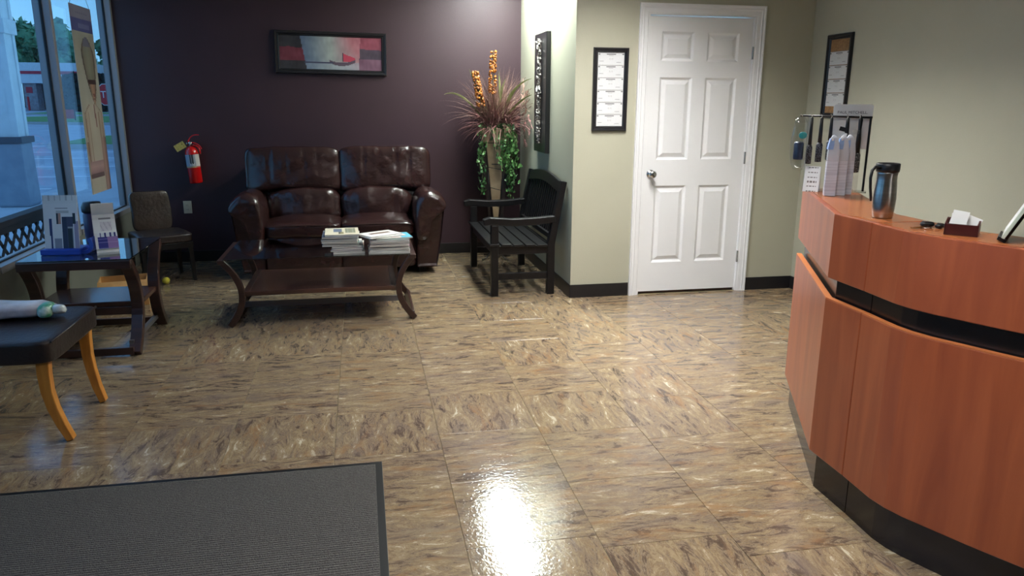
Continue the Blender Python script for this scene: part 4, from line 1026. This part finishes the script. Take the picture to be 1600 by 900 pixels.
for y, lb in ((12.7, 'nearest'), (15.25, 'second nearest'), (17.65, 'third nearest'), (20.3, 'third farthest'), (23.2, 'second farthest'), (26.0, 'farthest')):
    tag(obj('parking_stripe', B(-10.6, -5.6, y-.06, y+.06, GZ-.06, GZ-.055), M_line), lb+' white painted parking stripe on the asphalt lot', 'road marking', 'parking stripes outside')
tag(obj('lot_edge_line', B(-30, -10.8, 29.3, 29.5, GZ-.06, GZ-.055), M_line), 'long white edge line beyond the parking stripes', 'road marking')
def island(name, lab, pts, hgt=.12):
    t = thing(name, lab, 'lawn', (pts[0][0], pts[0][1], GZ-.06))
    obj('curb', prism(nb(), pts, GZ-.06, GZ+hgt-.02), M_curb, t, world=True)
    cx_0 = sum(p[0] for p in pts)/len(pts); cy_0 = sum(p[1] for p in pts)/len(pts)
    obj('turf', prism(nb(), [(cx_0+(x-cx_0)*.96, cy_0+(y-cy_0)*.96) for x, y in pts], GZ+hgt-.02, GZ+hgt), M_lawn, t, world=True)
island('grass_island', 'small grass island with curb under the stop sign', [(-9.9, 27.5), (-7.6, 27.2), (-4, 28), (-4, 36), (-9.2, 35.5), (-10.4, 33)])
island('grass_verge', 'wide grass verge across the road near the red sign', [(-24, 56), (-8, 50), (-4, 50), (-4, 76), (-26, 72), (-30, 64)])
island('grass_strip', 'curved grass strip in front of the canopy building', [(-33, 86), (-26, 80), (-24, 84), (-26, 92), (-34, 94)])

pc_ = thing('porch_column', 'white porch column on a blue-grey masonry pedestal outside', 'column', (-5.0, 12.42, GZ))
obj('pedestal', ring_loft(nb(), [[(-5.0+a*h, 12.42+b*h, z_) for a, b in ((-1, -1), (1, -1), (1, 1), (-1, 1))] for z_, h in ((GZ, .20), (GZ+.04, .215), (.84, .20))]), M_bluegrey, pc_, world=True, bevel=.015)
obj('cap', B(-5.23, -4.77, 12.19, 12.65, .84, .93), mat('cap_dark', S(80, 84, 94), .6), pc_, world=True, bevel=.005)
obj('shaft', B(-5.165, -4.835, 12.255, 12.585, .93, 3.4), M_wht, pc_, world=True)
for a, b in ((-5.18, 12.24), (-4.90, 12.24), (-4.90, 12.52), (-5.18, 12.52)):
    obj('corner_trim', B(a, a+.08, b, b+.08, .93, 3.2), M_wht, pc_, world=True)
obj('capital', B(-5.21, -4.79, 12.21, 12.63, 2.35, 2.55), M_wht, pc_, world=True, bevel=.01)

lr = thing('lattice_rail', 'brown wooden rail with diamond lattice just outside the window', 'railing', (-2.55, 5.0, GZ))
RX0 = -2.55
obj('top_rail', B(RX0-.05, RX0+.05, 2.6, 7.0, .575, .62), M_brwood, lr, world=True, bevel=.004)
obj('top_board', B(RX0-.018, RX0+.018, 2.6, 7.0, .52, .575), M_brwood, lr, world=True)
obj('bottom_board', B(RX0-.018, RX0+.018, 2.6, 7.0, .29, .335), M_brwood, lr, world=True)
for y in (2.65, 4.8, 6.95): obj('post', B(RX0-.04, RX0+.04, y-.04, y+.04, GZ, .6), M_brwood, lr, world=True)
for i in range(34):
    for s in (-1, 1):
        y = 2.45+i*.135; a, b = (RX0+s*.006, y-s*.0825, .335), (RX0+s*.006, y+s*.0825, .52)
        if min(a[1], b[1]) < 2.6 or max(a[1], b[1]) > 7.0: continue
        obj('lattice_slat', sweep(nb(), [a, b], (1, 0, 0),   .027, .008), M_brwood, lr, world=True)

sg = thing('stop_sign', 'red octagonal stop sign on a grey post beyond the window', 'sign', (-8.90, 30.5, GZ+.121), radians(16))
def octo(r): return [(r*cos(pi/8+k*pi/4), r*sin(pi/8+k*pi/4)) for k in range(8)]
Mo = Matrix.Translation((0, 0, 1.58)) @ Matrix.Rotation(pi/2, 4, 'X')
obj('sign_border', prism(nb(), octo(.41), 0, .01, M=Mo), M_line, sg)
obj('sign_plate', prism(nb(), octo(.385), .010, .014, M=Mo), mat('sign_red', S(200, 30, 44), .4), sg)
obj('post', B(-.035, .035, .0, .05, 0, 1.75), mat('post_grey', S(120, 130, 144), .5), sg)
lettering('STOP', .34, M_line, sg, (0, -.018, 1.57), (pi/2, 0, 0), sx=.9)
rs = thing('yard_sign', 'small red yard sign on the far grass verge', 'sign', (-19.4, 57.5, GZ+.121), radians(14))
obj('board', B(-.45, .45, -.02, .02, .12, .72), mat('yard_red', S(196, 36, 48), .5), rs)
for x in (-.4, .4): obj('stake', B(x-.04, x+.04, -.03, .03, .0, .72), M_black, rs)
bl = thing('canopy_building', 'white flat-roofed drive-through canopy building across the road', 'building', (-45, 118, GZ), 0)
obj('canopy', B(-1.6, 9, -1, 6, 3.6, 6.3), mat('canopy_white', S(216, 222, 228), .6), bl)
obj('canopy_stripe', B(-.1, 9, -1.06, -1.0, 4.8, 5.2), mat('stripe_red', S(190, 48, 70), .5), bl)
Mbk = mat('light_brick', S(160, 160, 166), .8, col2=S(140, 132, 136), scale=3)
obj('pier', B(.2, 1.8, -.5, 1.5, 0, 3.6), Mbk, bl); obj('pier', B(-1.5, -1.15, -.5, 1.5, 0, 3.6), Mbk, bl); obj('pier', B(7.5, 9, -.5, 1.5, 0, 3.6), Mbk, bl)
obj('rear_wall', B(-1.6, 9, 5.5, 5.9, 0, 3.6), mat('rear_dark', S(44, 46, 50), .8), bl)
obj('emblem', B(.5, 1.3, -.56, -.5, 2.3, 3.1), mat('emblem_red', S(190, 50, 66), .5), bl)
for i, (x, lb) in enumerate(((-.6, 'left of the brick pier'), (.35, 'before the brick pier'), (1.35, 'right of the brick pier, beside the mullion'), (4.6, 'seen right of the mullion'))):
    b_ = thing('bollard', 'red bollard of the canopy building, '+lb, 'bollard', (-45+x, 115.5, GZ), 0, 'red bollards by the canopy')
    obj('post', lathe(nb(), [(.14, 0), (.14, 1.7), (.1, 1.8), (.01, 1.85)], seg=10), mat('bollard_red_%d' % i, S(196, 44, 50), .5), b_)

M_tree = mat('tree_foliage', S(120, 170, 128), .9, col2=S(72, 122, 96), scale=.35, detail=6)
M_bark = mat('tree_bark', S(70, 62, 54), .9)
def tree(lab, x, y, h, r, seed, n=1500):
    q = random.Random(seed); t = thing('leafy_tree', lab, 'tree', (x, y, GZ), 0, 'trees across the road')
    obj('trunk', tube(nb(), [(0, 0, 0), (0, 0, h*.4), (.3, .2, h*.8)], .35, 8, .12), M_bark, t)
    lobes = [(Vector((q.gauss(0, r*.45), q.gauss(0, r*.3), h*.58+q.gauss(0, h*.16))), q.uniform(.35, .6)*r) for _ in range(11)]
    bm = nb()
    for i in range(n):
        c, lr_ = q.choice(lobes); d = Vector((q.gauss(0, 1), q.gauss(0, 1), q.gauss(0, 1))).normalized(); p = c+d*lr_*q.uniform(.6, 1.05); p.z = max(p.z, h*.12)
        s_ = q.uniform(.35, .8)*r/6; R_ = Matrix.Rotation(q.uniform(0, 6), 3, 'Z') @ Matrix.Rotation(q.uniform(0, 6), 3, 'X')
        vs = [bm.verts.new(p+R_ @ Vector(v)*s_) for v in ((-1, -.6, 0), (.3, -1, .2), (1, .3, 0), (-.2, 1, -.2))]; bm.faces.new(vs)
    o = obj('crown', bm, M_tree, t); o['kind'] = 'stuff'
    bm = nb()
    for c, lr_ in lobes:
        v_ = bmesh.ops.create_icosphere(bm, subdivisions=2, radius=lr_*.85)['verts']; bmesh.ops.translate(bm, vec=c, verts=v_)
        for v in v_: v.co += noise.noise_vector(v.co*.6)*lr_*.25
    obj('inner_crown', bm, M_tree, t)
tree('big leafy tree behind the canopy building, left of the mullion', -57, 150, 16.6, 6.4, 1, 2400)
tree('leafy tree with open top right of the window mullion', -56.5, 164, 15.2, 4.6, 2)
tree('round bushy tree behind the hanging poster', -45.5, 138, 11.5, 4.4, 3)
tree('leafy tree behind the stop sign', -42, 152, 14, 4.6, 4)
tree('tree at the far left behind the porch column', -76, 168, 17, 8, 5)
tree('low tree right of the stop sign by the window jamb', -30.5, 126, 10.5, 4.2, 6)
tag(obj('hedge_row', pillow(-31, 109, 2.0, 12, 3, 5.0, p=5, cuts=30, lump=.8), mat('dark_hedge', S(36, 52, 44), .95, col2=S(26, 36, 34), scale=.8), smooth=True), 'dark hedge row along the far side of the verge', 'hedge')
